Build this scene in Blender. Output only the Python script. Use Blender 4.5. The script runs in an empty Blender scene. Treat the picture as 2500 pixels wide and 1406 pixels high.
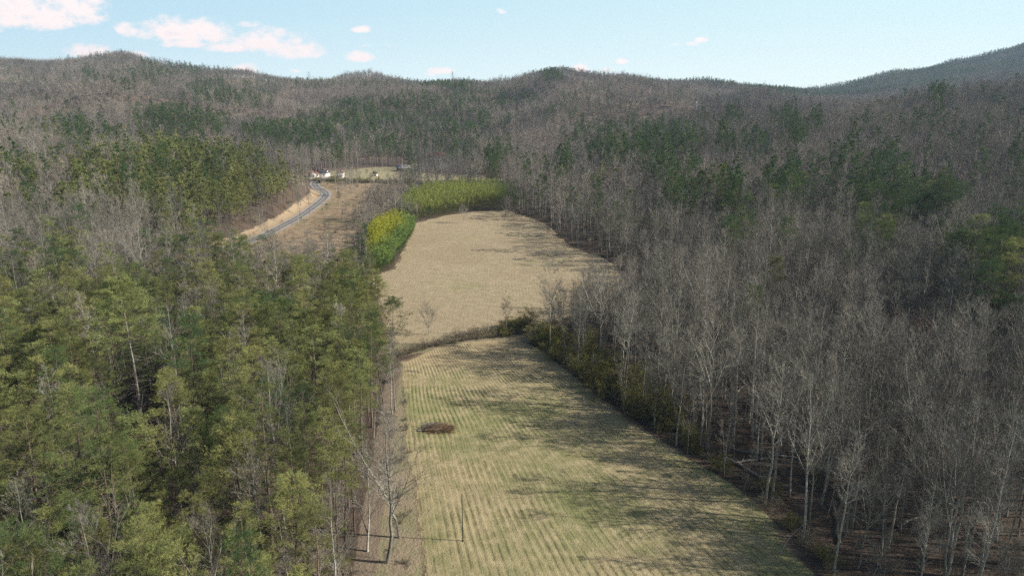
import bpy, math, random
import numpy as np
from mathutils import Vector
D = bpy.data
SC = bpy.context.scene
COL = SC.collection
R = math.radians

# ------------------------------------------------------------------ camera
CAM_H, PITCH, F = 65.0, R(15.2), 1700.0
cd = D.cameras.new("camera"); cam = D.objects.new("camera", cd); COL.objects.link(cam)
cam.location = (0, 0, CAM_H); cam.rotation_euler = (R(90) - PITCH, 0, 0)
cd.sensor_width = 36; cd.lens = 36 * F / 2500; cd.clip_start = 0.5; cd.clip_end = 20000
SC.camera = cam
SC.render.resolution_x, SC.render.resolution_y = 1024, 575

# ------------------------------------------------------------------ light
SUN_EL, SUN_AZ = 32.5, -7.0       # azimuth measured from +x towards +y
sl = D.lights.new("sun", 'SUN'); sl.energy = 5.0; sl.angle = R(0.5); sl.color = (1.0, 0.95, 0.87)
so = D.objects.new("sun", sl); COL.objects.link(so)
sd = Vector((math.cos(R(SUN_EL)) * math.cos(R(SUN_AZ)), math.cos(R(SUN_EL)) * math.sin(R(SUN_AZ)), math.sin(R(SUN_EL))))
so.rotation_euler = sd.to_track_quat('Z', 'Y').to_euler(); so.location = (200, 0, 300)
SC.view_settings.view_transform = 'Standard'; SC.view_settings.look = 'None'
SC.view_settings.exposure = 0.6; SC.view_settings.gamma = 1.0
SC.cycles.max_bounces = 5; SC.cycles.diffuse_bounces = 2; SC.cycles.glossy_bounces = 1
SC.cycles.transmission_bounces = 2; SC.cycles.volume_bounces = 0; SC.cycles.transparent_max_bounces = 4
SC.cycles.use_denoising = False


class NT:
    """small helper to write node trees"""
    def __init__(s, tree): s.t = tree; s.n = tree.nodes; s.l = tree.links
    def node(s, typ, **kw):
        n = s.n.new(typ)
        for k, v in kw.items(): setattr(n, k, v)
        return n
    def put(s, sock, v):
        if isinstance(v, bpy.types.NodeSocket): s.l.new(v, sock)
        elif v is not None: sock.default_value = v
    def math(s, op, a, b=None, c=None, clamp=False):
        n = s.node('ShaderNodeMath', operation=op, use_clamp=clamp)
        s.put(n.inputs[0], a)
        if b is not None: s.put(n.inputs[1], b)
        if c is not None: s.put(n.inputs[2], c)
        return n.outputs[0]
    def mix(s, f, a, b, blend='MIX'):
        n = s.node('ShaderNodeMix', data_type='RGBA', blend_type=blend)
        s.put(n.inputs[0], f); s.put(n.inputs[6], a); s.put(n.inputs[7], b)
        return n.outputs[2]
    def noise(s, vec, scale, detail=3, rough=.55, dist=0):
        n = s.node('ShaderNodeTexNoise'); s.put(n.inputs['Vector'], vec)
        n.inputs['Scale'].default_value = scale; n.inputs['Detail'].default_value = detail
        n.inputs['Roughness'].default_value = rough; n.inputs['Distortion'].default_value = dist
        return n.outputs['Fac']
    def ramp(s, f, a, b):
        n = s.node('ShaderNodeMapRange', interpolation_type='SMOOTHSTEP'); s.put(n.inputs[0], f)
        n.inputs[1].default_value = a; n.inputs[2].default_value = b
        return n.outputs[0]
    def sep(s, v):
        n = s.node('ShaderNodeSeparateXYZ'); s.put(n.inputs[0], v); return n.outputs
    def comb(s, x, y, z):
        n = s.node('ShaderNodeCombineXYZ')
        for i, v in enumerate((x, y, z)): s.put(n.inputs[i], v)
        return n.outputs[0]


def C4(c): return (c[0], c[1], c[2], 1.0)

# ------------------------------------------------------------------ sky with its small fair-weather clouds
W = D.worlds.new("World"); SC.world = W; W.use_nodes = True
w = NT(W.node_tree); W.node_tree.nodes.clear()
wo = w.node('ShaderNodeOutputWorld'); bg = w.node('ShaderNodeBackground')
sky = w.node('ShaderNodeTexSky'); sky.sky_type = 'NISHITA'; sky.sun_disc = False
sky.sun_elevation = R(SUN_EL); sky.sun_rotation = R(90 - SUN_AZ)
sky.altitude = 300; sky.air_density = 1.0; sky.dust_density = 1.2; sky.ozone_density = 1.6
tc = w.node('ShaderNodeTexCoord'); X, Y_, Z = w.sep(tc.outputs['Generated'])
yy = w.math('MAXIMUM', Y_, 0.02)
U = w.math('DIVIDE', X, yy); V = w.math('DIVIDE', Z, yy)
uv = w.comb(U, V, 0.0)
n1 = w.noise(w.comb(U, w.math('MULTIPLY', V, 1.7), 0.3), 20.0, 8, .62)
n2 = w.noise(w.comb(w.math('ADD', U, 3.1), w.math('MULTIPLY', V, 1.5), 1.7), 62.0, 6, .62)


def skyuv(px, py):
    u = (px - 1250) / F; v = (703 - py) / F
    yv = math.cos(PITCH) + v * math.sin(PITCH)
    return u / yv, (-math.sin(PITCH) + v * math.cos(PITCH)) / yv


CLOUDS = [(30, 20, 210, 52, .9), (205, 35, 60, 34, .75), (60, 55, 120, 26, .9), (220, 128, 58, 20, .9), (320, 136, 45, 10, .8),
          (440, 78, 105, 36, 1.0), (310, 76, 30, 22, .9), (520, 88, 60, 26, .85), (450, 108, 60, 14, .8),
          (650, 106, 95, 32, 1.0), (720, 128, 68, 24, .95), (560, 118, 60, 15, .85), (605, 62, 28, 9, .6), (597, 172, 38, 16, .9), (610, 185, 16, 8, .8),
          (884, 75, 27, 10, .9), (880, 140, 34, 16, 1.0), (922, 112, 34, 7, .5), (720, 175, 14, 6, .6), (1075, 175, 32, 10, .8), (1050, 182, 14, 7, .6),
          (1125, 32, 10, 8, .5), (1224, 30, 10, 7, .5), (1521, 151, 17, 9, .9), (1714, 99, 19, 9, .9), (1690, 108, 18, 6, .6), (1647, 110, 10, 4, .45),
          (1415, 172, 18, 12, .9), (1480, 172, 16, 5, .4), (-120, 60, 160, 40, .8), (2620, 60, 90, 20, .5)]
acc = None; shade = None
for (cx, cy, rx, ry, dens) in CLOUDS:
    u0, v0 = skyuv(cx, cy); su = rx / F * 1.05; sv = ry / F * 1.0
    a = w.math('DIVIDE', w.math('SUBTRACT', U, u0), su)
    b = w.math('DIVIDE', w.math('SUBTRACT', V, v0), sv)
    # flatter base: distances below the middle count more
    b2 = w.math('MULTIPLY', b, w.math('ADD', 1.0, w.math('MULTIPLY', w.math('LESS_THAN', b, 0.0), 0.5)))
    d2 = w.math('ADD', w.math('MULTIPLY', a, a), w.math('MULTIPLY', b2, b2))
    m = w.math('MULTIPLY', w.math('SUBTRACT', 1.25, d2, clamp=False), dens)
    acc = m if acc is None else w.math('SMOOTH_MAX', acc, m, 0.25)
acc = w.math('ADD', acc, w.math('MULTIPLY', w.math('SUBTRACT', n1, 0.5), 2.9))
acc = w.math('ADD', acc, w.math('MULTIPLY', w.math('SUBTRACT', n2, 0.5), 1.8))
mask = w.math('MULTIPLY', w.ramp(acc, -0.05, 1.25), w.math('GREATER_THAN', Y_, 0.05))
mask = w.math('MULTIPLY', mask, 0.93)
thick = w.ramp(acc, 0.9, 2.4)
n3 = w.noise(w.comb(U, w.math('MULTIPLY', V, 2.2), 5.3), 22.0, 5, .6)
ccol = w.mix(w.math('MULTIPLY', thick, w.ramp(n3, .38, .62)), C4((7.7, 6.5, 6.2)), C4((5.6, 5.2, 5.6)))
tint = w.mix(1.0, sky.outputs[0], C4((.80, .76, .70)), 'MULTIPLY')
side_f = w.ramp(U, -.75, .75)
lowc = w.mix(side_f, C4((5.2, 6.4, 6.7)), C4((6.0, 6.8, 6.5)))
upc = w.mix(side_f, C4((3.3, 4.9, 5.8)), C4((4.4, 5.8, 6.1)))
band = w.mix(w.ramp(V, .0, .14), lowc, upc)
tint = w.mix(w.ramp(V, .5, .12), tint, band)
skc = w.mix(mask, tint, ccol)
w.l.new(skc, bg.inputs[0]); bg.inputs[1].default_value = 0.108
w.l.new(bg.outputs[0], wo.inputs[0])

# ------------------------------------------------------------------ geometry of the place
rng = np.random.default_rng(7)


def ray(px, py):
    u = (px - 1250) / F; v = (703 - py) / F
    return u, math.cos(PITCH) + v * math.sin(PITCH), -math.sin(PITCH) + v * math.cos(PITCH)


def at(px, py, Y):                    # the point at depth Y seen along a direction
    u, fy, fz = ray(px, py); t = Y / fy
    return np.array([u * t, Y, CAM_H + fz * t])


def g(px, py, z=0.0):                 # where a direction meets the valley floor
    u, fy, fz = ray(px, py); t = (z - CAM_H) / fz
    return (u * t, fy * t)


def proj(x, y, z):
    c, s = math.cos(PITCH), math.sin(PITCH)
    dz = z - CAM_H; d = y * c - dz * s; v = y * s + dz * c
    return 1250 + F * x / d, 703 - F * v / d


def poly(pix): return np.array([g(*p) for p in pix])


def inside(P, x, y):
    r = np.zeros(np.shape(x), bool); n = len(P)
    for i in range(n):
        x0, y0 = P[i]; x1, y1 = P[(i + 1) % n]
        if y0 == y1: continue
        c = ((y0 > y) != (y1 > y)) & (x < (x1 - x0) * (y - y0) / (y1 - y0) + x0)
        r ^= c
    return r


def dist_line(P, x, y, closed=True):
    d = np.full(np.shape(x), 1e9); n = len(P)
    for i in range(n if closed else n - 1):
        a = P[i]; b = P[(i + 1) % n]; ab = b - a; L = max((ab ** 2).sum(), 1e-9)
        t = np.clip(((x - a[0]) * ab[0] + (y - a[1]) * ab[1]) / L, 0, 1)
        d = np.minimum(d, np.hypot(x - a[0] - t * ab[0], y - a[1] - t * ab[1]))
    return d


def sstep(a, b, x):
    t = np.clip((x - a) / (b - a), 0, 1); return t * t * (3 - 2 * t)


def vnoise(x, y, wl, seed):
    r = np.random.default_rng(seed).random((256, 256)) * 2 - 1
    x = np.asarray(x) / wl + 1000; y = np.asarray(y) / wl + 1000
    xi = np.floor(x).astype(int); yi = np.floor(y).astype(int); fx = x - xi; fy = y - yi
    fx = fx ** 3 * (fx * (fx * 6 - 15) + 10); fy = fy ** 3 * (fy * (fy * 6 - 15) + 10)
    a = r[xi % 256, yi % 256]; b = r[(xi + 1) % 256, yi % 256]; c = r[xi % 256, (yi + 1) % 256]; d = r[(xi + 1) % 256, (yi + 1) % 256]
    return (a * (1 - fx) + b * fx) * (1 - fy) + (c * (1 - fx) + d * fx) * fy


NEAR_FIELD = poly([(1090, 1700), (1022, 1330), (995, 1080), (978, 885), (1060, 852), (1130, 838), (1270, 828), (1330, 862), (1400, 920), (1560, 1040), (1700, 1130), (1850, 1230), (1990, 1406), (2200, 1700), (2500, 2300), (1400, 2300), (1150, 1900)])
FAR_FIELD = poly([(955, 842), (930, 770), (905, 700), (900, 676), (962, 656), (1003, 575), (1012, 545), (1080, 528), (1150, 517), (1235, 514), (1330, 545), (1390, 600), (1500, 645), (1530, 700), (1450, 750), (1330, 790), (1260, 806), (1130, 822), (1040, 838)])
TRACK = poly([(830, 1900), (872, 1406), (892, 1250), (925, 1100), (960, 980), (974, 890), (985, 880), (1000, 1080), (1025, 1330), (1090, 1700), (1150, 1900)])
ROAD_PIX = [(330, 680), (430, 645), (520, 616), (600, 592), (640, 577), (690, 552), (735, 527), (765, 506), (785, 490), (794, 480), (795, 472), (786, 465), (774, 458), (768, 450), (772, 443), (782, 436)]
ROAD = np.array([g(*p) for p in ROAD_PIX])


def smooth_line(P, n=12):
    out = []
    for i in range(len(P) - 1):
        p0 = P[max(i - 1, 0)]; p1 = P[i]; p2 = P[i + 1]; p3 = P[min(i + 2, len(P) - 1)]
        for k in range(n):
            t = k / n
            out.append(.5 * ((2 * p1) + (-p0 + p2) * t + (2 * p0 - 5 * p1 + 4 * p2 - p3) * t * t + (-p0 + 3 * p1 - 3 * p2 + p3) * t ** 3))
    out.append(P[-1]); return np.array(out)


ROADS = smooth_line(ROAD)
HIGHWAY = smooth_line(np.array([g(690, 437), g(780, 438), g(900, 441), g(1050, 444), g(1150, 444), g(1260, 442), g(1400, 436)]))
SCRUB = np.vstack([ROADS[24:], poly([(830, 452), (900, 447), (1000, 452), (985, 470), (965, 500), (900, 540), (880, 600), (885, 668), (860, 700), (700, 720), (560, 690), (440, 660)])])
MEADOW = poly([(745, 436), (748, 425), (830, 416), (905, 410), (990, 406), (1000, 420), (1180, 428), (1240, 442), (1180, 450), (1000, 449), (850, 446), (790, 446)])
VALLEY = np.vstack([[(-230, 5), (-215, 150), (-165, 245)], ROADS[6:] - np.array([4.5, 0]), [(-185, 600), (-170, 690), (-60, 715), (40, 700), (30, 580), (10, 480), (12, 412), (24, 372), (44, 300), (48, 240), (30, 200), (42, 150), (60, 100), (75, 60), (80, 5)]])
LEFT_OF_ROAD = lambda x, y: x < np.interp(y, ROADS[:, 1], ROADS[:, 0])

# canopy points: image direction and depth of tree tops, ground 17 m lower; then bare ground points
CAN = [(0, 145, 1700), (80, 148, 1700), (150, 148, 1700), (230, 146, 1680), (300, 138, 1650), (350, 142, 1620), (200, 158, 1500), (350, 160, 1450), (400, 150, 1600), (500, 180, 1500), (600, 193, 1500), (700, 195, 1600), (850, 197, 1650), (915, 180, 1750), (965, 196, 1750),
       (1100, 199, 1700), (1180, 202, 1600), (1250, 194, 1550), (1350, 173, 1450), (1440, 188, 1400), (1500, 190, 1350), (1600, 200, 1450), (1750, 205, 1700), (1900, 213, 2100), (2020, 213, 2500),
       (2130, 196, 2500), (2300, 160, 2500), (2500, 107, 2500), (2700, 60, 2500), (-200, 140, 1700),
       (0, 345, 470), (0, 310, 650), (0, 270, 850), (0, 215, 1100), (0, 175, 1400), (-200, 330, 470), (-200, 200, 1200),
       (250, 350, 500), (250, 318, 650), (250, 285, 850), (250, 235, 1050), (250, 180, 1350),
       (450, 368, 470), (450, 325, 700), (450, 290, 850), (450, 245, 1050), (480, 205, 1300),
       (640, 385, 450), (650, 345, 720), (650, 300, 860), (650, 260, 1000), (650, 222, 1250),
       (850, 345, 770), (850, 300, 880), (850, 262, 1020), (850, 225, 1300),
       (1020, 345, 790), (1020, 300, 890), (1020, 255, 1050), (1020, 222, 1350),
       (1200, 345, 760), (1200, 300, 880), (1200, 262, 1020), (1220, 225, 1300),
       (1350, 330, 700), (1350, 290, 850), (1380, 240, 1050), (1400, 205, 1250),
       (1500, 395, 480), (1500, 345, 600), (1520, 318, 760), (1530, 285, 900), (1530, 235, 1100),
       (1750, 400, 450), (1750, 345, 560), (1750, 300, 680), (1760, 282, 800), (1760, 255, 1150), (1760, 228, 1400),
       (2000, 420, 400), (2000, 350, 500), (2000, 300, 620), (2000, 264, 760), (2000, 245, 1500), (2000, 228, 2000),
       (2250, 420, 360), (2250, 330, 460), (2250, 270, 580), (2250, 236, 680), (2250, 215, 1500), (2250, 190, 2100),
       (2480, 420, 320), (2480, 300, 430), (2480, 222, 600), (2480, 180, 1500), (2480, 150, 2100), (2750, 200, 550), (2750, 330, 350)]
GRD = [(-.95, 30, 0), (.95, 30, 4), (0, 30, 0), (-.8, 100, 0), (-.4, 100, 0), (0, 100, 0), (.4, 100, 1), (.8, 100, 4), (-.8, 200, 1), (-.4, 200, 0), (0, 200, 0), (.3, 200, 2), (.75, 200, 8),
       (-.7, 310, 6), (-.4, 310, 3), (0, 320, 0), (.15, 320, 2), (.4, 320, 5), (-.36, 400, 8), (0, 420, 1), (0, 560, 0), (-.2, 600, 0), (-.25, 700, 0), (-.12, 700, 0), (0, 690, 1),
       (.3, 1000, 18), (.45, 1050, 22), (.6, 1000, 30), (.75, 950, 45), (0, 3400, -20), (.5, 3600, 10), (-.5, 3400, 0), (.9, 3600, 40), (-.9, 2400, 90), (-.4, 2300, 40), (0, 2300, 10), (-.2, 2300, 20)]
cp = []
for (px, py, Y) in CAN:
    p = at(px, py, Y); cp.append((p[0] / Y, Y, p[2] - 16.0))
cp += GRD
cp = np.array(cp); QX, QY, QZ = cp[:, 0] * 2.2, np.log(cp[:, 1]), cp[:, 2]


def relief(x, y):
    a = sstep(480, 950, y) * (1 - .6 * sstep(1150, 1450, y))
    n = vnoise(x, y, 260, 3) * 33 + (1 - 2 * np.abs(vnoise(x + 60 * vnoise(x, y, 190, 5), y, 170, 4))) * 22 + vnoise(x, y, 70, 6) * 4
    return n * a + vnoise(x, y, 45, 8) * 1.2 * sstep(40, 80, np.abs(x))


QZ = QZ - relief(cp[:, 0] * cp[:, 1], cp[:, 1])
_c = .12
A = np.sqrt((QX[:, None] - QX) ** 2 + (QY[:, None] - QY) ** 2 + _c * _c)
WT = np.linalg.solve(A + np.eye(len(A)) * 1e-4, QZ - QZ.mean()); QM = QZ.mean()


def height_raw(x, y):
    x = np.asarray(x, float); y = np.asarray(y, float); sh = x.shape
    x = x.ravel(); y = y.ravel(); yc = np.maximum(y, 12)
    z = np.empty_like(x)
    for i in range(0, len(x), 20000):
        sl_ = slice(i, i + 20000)
        ux = x[sl_] / yc[sl_] * 2.2; ly = np.log(yc[sl_])
        z[sl_] = np.sqrt((ux[:, None] - QX) ** 2 + (ly[:, None] - QY) ** 2 + _c * _c) @ WT + QM
    z = z + relief(x, yc)
    d = dist_line(VALLEY, x, y); d = np.where(inside(VALLEY, x, y), -d, d)
    left = LEFT_OF_ROAD(x, y) & (y > 290) & (y < 570)
    bl = np.where(left, 15.0, 75.0)
    z = np.where(left, np.maximum(z, 5.5 + vnoise(x, y, 18, 22) * 1.2), z)
    z = z * sstep(0, 1, d / bl)
    return z.reshape(sh)


# terrain grid: steps grow with distance
NU, NY = 560, 620
gu = np.linspace(-1.25, 1.25, NU); gy = np.exp(np.linspace(math.log(14), math.log(3700), NY))
GX = gu[None, :] * gy[:, None]; GY = np.repeat(gy[:, None], NU, 1)
GZ = height_raw(GX, GY)


def height(x, y):
    x = np.asarray(x, float); y = np.asarray(y, float)
    fy = (np.log(np.maximum(y, 14.01)) - math.log(14)) / (math.log(3700) - math.log(14)) * (NY - 1)
    fu = (x / np.maximum(y, 14.01) + 1.25) / 2.5 * (NU - 1)
    fy = np.clip(fy, 0, NY - 1.001); fu = np.clip(fu, 0, NU - 1.001)
    i = fy.astype(int); j = fu.astype(int); a = fy - i; b = fu - j
    return (GZ[i, j] * (1 - b) + GZ[i, j + 1] * b) * (1 - a) + (GZ[i + 1, j] * (1 - b) + GZ[i + 1, j + 1] * b) * a


TAN = (GZ - CAM_H) / GY
CM = np.maximum.accumulate(TAN, 0)


def visible(x, y, top, margin=.006):
    fy = (np.log(np.maximum(y, 14.01)) - math.log(14)) / (math.log(3700) - math.log(14)) * (NY - 1)
    fu = (x / np.maximum(y, 14.01) + 1.25) / 2.5 * (NU - 1)
    i = np.clip(fy - 3, 0, NY - 1).astype(int); j = np.clip(fu, 0, NU - 1).astype(int)
    return (top - CAM_H) / y > CM[i, j] - margin


# ------------------------------------------------------------------ mesh helpers
def mk_mesh(name, verts, faces, mats=(), mi=None, smooth=False, cols=None):
    """verts (n,3); faces (m,3) or (m,4) or a list of both kinds of array"""
    me = D.meshes.new(name)
    if not isinstance(faces, list): faces = [faces]
    faces = [np.asarray(f) for f in faces if len(f)]
    me.vertices.add(len(verts)); me.vertices.foreach_set('co', np.asarray(verts, np.float32).ravel())
    nl = sum(f.size for f in faces); npoly = sum(len(f) for f in faces)
    me.loops.add(nl); me.loops.foreach_set('vertex_index', np.concatenate([f.ravel() for f in faces]).astype(np.int32))
    me.polygons.add(npoly)
    tot = np.concatenate([np.full(len(f), f.shape[1]) for f in faces]); st = np.concatenate([[0], np.cumsum(tot)[:-1]])
    me.polygons.foreach_set('loop_start', st.astype(np.int32))
    for m in mats: me.materials.append(m)
    if mi is not None: me.polygons.foreach_set('material_index', np.asarray(mi, np.int32))
    if smooth: me.polygons.foreach_set('use_smooth', np.ones(npoly, bool))
    if cols is not None:
        for k, v in cols.items():
            at_ = me.attributes.new(k, 'FLOAT_COLOR', 'POINT')
            v = np.asarray(v, np.float32); v = np.concatenate([v, np.ones((len(v), 1), np.float32)], 1)
            at_.data.foreach_set('color', v.ravel())
    me.update(calc_edges=True); me.validate()
    return me


def tag(o, label=None, cat=None, group=None, kind=None):
    if label: o['label'] = label
    if cat: o['category'] = cat
    if group: o['group'] = group
    if kind: o['kind'] = kind
    return o


def obj(name, me, parent=None, loc=None):
    o = D.objects.new(name, me); COL.objects.link(o)
    if parent is not None: o.parent = parent
    if loc is not None: o.location = loc
    return o


def empty(name, loc=(0, 0, 0), rz=0, sc=1):
    o = D.objects.new(name, None); COL.objects.link(o); o.location = loc; o.rotation_euler = (0, 0, rz)
    o.scale = (sc, sc, sc) if np.isscalar(sc) else sc; o.empty_display_size = .2; return o


class Geo:
    """collects prisms, slivers and boxes as one mesh"""
    def __init__(s): s.v = []; s.t = []; s.q = []; s.n = 0; s.tm = []; s.qm = []
    def add(s, v, t=None, q=None, m=0):
        if t is not None and len(t): s.t.append(np.asarray(t) + s.n); s.tm.append(np.full(len(t), m))
        if q is not None and len(q): s.q.append(np.asarray(q) + s.n); s.qm.append(np.full(len(q), m))
        s.v.append(np.asarray(v, float)); s.n += len(v)
    def prisms(s, a, b, ra, rb, sides=3, m=0):
        a = np.asarray(a, float); b = np.asarray(b, float); N = len(a)
        if N == 0: return
        d = b - a; L = np.linalg.norm(d, axis=1, keepdims=True) + 1e-9; d = d / L
        ref = np.where(np.abs(d[:, 2:3]) > .9, np.array([[1., 0, 0]]), np.array([[0, 0, 1.]]))
        p = np.cross(d, ref); p /= np.linalg.norm(p, axis=1, keepdims=True); q = np.cross(d, p)
        ang = np.arange(sides) / sides * 2 * np.pi
        ring = p[:, None, :] * np.cos(ang)[None, :, None] + q[:, None, :] * np.sin(ang)[None, :, None]
        ra = np.broadcast_to(ra, N).reshape(-1, 1, 1); rb = np.broadcast_to(rb, N).reshape(-1, 1, 1)
        v = np.concatenate([a[:, None] + ring * ra, b[:, None] + ring * rb], 1)
        base = (np.arange(N) * 2 * sides)[:, None]
        f = []
        for k in range(sides):
            k2 = (k + 1) % sides
            f.append(base + np.array([[k, k2, sides + k2, sides + k]]))
        s.add(v.reshape(-1, 3), q=np.concatenate(f), m=m)
    def slivers(s, a, b, wd, side=None, m=0):
        """thin triangles from a to a point at b"""
        a = np.asarray(a); b = np.asarray(b); N = len(a)
        if N == 0: return
        if side is None: side = rng.normal(size=(N, 3))
        d = b - a; sd_ = np.cross(d, side); sd_ /= (np.linalg.norm(sd_, axis=1, keepdims=True) + 1e-9)
        wd = np.broadcast_to(wd, N)[:, None] * .5
        v = np.stack([a - sd_ * wd, a + sd_ * wd, b], 1)
        s.add(v.reshape(-1, 3), t=np.arange(N * 3).reshape(-1, 3), m=m)
    def box(s, c, dim, rz=0, m=0):
        c = np.array(c, float); dx, dy, dz = np.array(dim) / 2
        v = np.array([[x, y, z] for z in (-dz, dz) for x, y in ((-dx, -dy), (dx, -dy), (dx, dy), (-dx, dy))])
        cr, sr = math.cos(rz), math.sin(rz); v = np.stack([v[:, 0] * cr - v[:, 1] * sr, v[:, 0] * sr + v[:, 1] * cr, v[:, 2]], 1) + c
        s.add(v, q=[[0, 3, 2, 1], [4, 5, 6, 7], [0, 1, 5, 4], [1, 2, 6, 5], [2, 3, 7, 6], [3, 0, 4, 7]], m=m)
    def mesh(s, name, mats, smooth=False):
        V_ = np.concatenate(s.v); fs = []; mi = []
        if s.t: fs.append(np.concatenate(s.t)); mi.append(np.concatenate(s.tm))
        if s.q: fs.append(np.concatenate(s.q)); mi.append(np.concatenate(s.qm))
        return mk_mesh(name, V_, fs, mats, np.concatenate(mi), smooth)


# ------------------------------------------------------------------ materials
def mat(name, build):
    m = D.materials.new(name); m.use_nodes = True; m.node_tree.nodes.clear()
    t = NT(m.node_tree); out = t.node('ShaderNodeOutputMaterial'); build(t, out); return m


def rough_mat(name, col, var=.25, scale=3.0, rough=.9, spec=.2, coord='Object', rand=0.0, col2=None, bump=0):
    def b(t, out):
        tcn = t.node('ShaderNodeTexCoord'); p = t.node('ShaderNodeBsdfPrincipled')
        n = t.noise(tcn.outputs[coord], scale, 4, .6)
        c2 = col2 or tuple(c * (1 - var) for c in col)
        c = t.mix(t.ramp(n, .35, .65), C4(col), C4(c2))
        if rand:
            oi = t.node('ShaderNodeObjectInfo')
            f = t.math('ADD', 1 - rand, t.math('MULTIPLY', oi.outputs['Random'], 2 * rand))
            c = t.mix(1.0, c, t.comb(f, f, f), 'MULTIPLY')
        t.l.new(c, p.inputs['Base Color']); p.inputs['Roughness'].default_value = rough
        p.inputs['Specular IOR Level'].default_value = spec
        if bump:
            bn = t.node('ShaderNodeBump'); bn.inputs['Strength'].default_value = bump; bn.inputs['Distance'].default_value = .1
            t.l.new(n, bn.inputs['Height']); t.l.new(bn.outputs[0], p.inputs['Normal'])
        t.l.new(p.outputs[0], out.inputs[0])
    return mat(name, b)


def leaf_mat(name, a, b_, c_=None, trans=.25, rand=.3, scale=.35):
    """two leaf greens in clumps, a third for whole trees that differ; some light passes through"""
    def b(t, out):
        tcn = t.node('ShaderNodeTexCoord'); oi = t.node('ShaderNodeObjectInfo')
        n = t.noise(tcn.outputs['Object'], scale, 2, .5)
        c = t.mix(t.ramp(n, .38, .62), C4(a), C4(b_))
        if c_: c = t.mix(t.ramp(oi.outputs['Random'], .35, .95), c, t.mix(.5, c, C4(c_)))
        r2 = t.math('FRACT', t.math('MULTIPLY', oi.outputs['Random'], 17.31))
        f = t.math('ADD', 1 - rand, t.math('MULTIPLY', r2, 2 * rand))
        c = t.mix(1.0, c, t.comb(f, f, f), 'MULTIPLY')
        d = t.node('ShaderNodeBsdfDiffuse'); tr = t.node('ShaderNodeBsdfTranslucent'); mx = t.node('ShaderNodeMixShader')
        t.l.new(c, d.inputs[0]); t.l.new(c, tr.inputs[0]); mx.inputs[0].default_value = trans
        t.l.new(d.outputs[0], mx.inputs[1]); t.l.new(tr.outputs[0], mx.inputs[2]); t.l.new(mx.outputs[0], out.inputs[0])
    return mat(name, b)


M = {}
M['bark_grey'] = rough_mat('grey bark', (.345, .325, .27), .45, 2.5, rand=.45, spec=.1)
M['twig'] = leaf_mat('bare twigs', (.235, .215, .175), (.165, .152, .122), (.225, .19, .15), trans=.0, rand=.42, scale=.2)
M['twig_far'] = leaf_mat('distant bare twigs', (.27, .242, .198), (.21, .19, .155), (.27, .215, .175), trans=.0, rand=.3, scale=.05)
M['bark_pine'] = rough_mat('pine bark', (.16, .115, .085), .5, 2.0, rand=.35, spec=.1, col2=(.08, .065, .055))
M['bark_pale'] = rough_mat('pale weathered bark', (.33, .30, .25), .4, 1.5, rand=.15, spec=.1)
M['needle'] = leaf_mat('yellow green needles', (.205, .222, .08), (.148, .17, .065), (.24, .225, .075), trans=.22, rand=.34, scale=.45)
M['needle_dark'] = leaf_mat('dark green needles', (.088, .135, .05), (.06, .098, .042), (.11, .135, .042), trans=.25, rand=.25, scale=.4)
M['bush'] = leaf_mat('olive shrub leaves', (.21, .20, .065), (.24, .20, .085), (.16, .18, .05), trans=.25, rand=.3, scale=.8)
M['bush_brown'] = leaf_mat('brown brush twigs', (.25, .21, .15), (.19, .16, .115), (.20, .185, .11), trans=.05, rand=.3, scale=.8)
M['maple'] = leaf_mat('red budding twigs', (.30, .11, .07), (.22, .09, .06), trans=.1, rand=.1, scale=.8)
M['dry_brush'] = leaf_mat('rust brown dry brush', (.36, .225, .125), (.22, .14, .085), trans=.1, rand=0, scale=.9)


def vcol_leaf(name, trans=.3):
    def b(t, out):
        at_ = t.node('ShaderNodeAttribute', attribute_name='tint')
        d = t.node('ShaderNodeBsdfDiffuse'); tr = t.node('ShaderNodeBsdfTranslucent'); mx = t.node('ShaderNodeMixShader')
        t.l.new(at_.outputs[0], d.inputs[0]); t.l.new(at_.outputs[0], tr.inputs[0]); mx.inputs[0].default_value = trans
        t.l.new(d.outputs[0], mx.inputs[1]); t.l.new(tr.outputs[0], mx.inputs[2]); t.l.new(mx.outputs[0], out.inputs[0])
    return mat(name, b)


M['bamboo'] = vcol_leaf('bamboo leaves')


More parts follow.
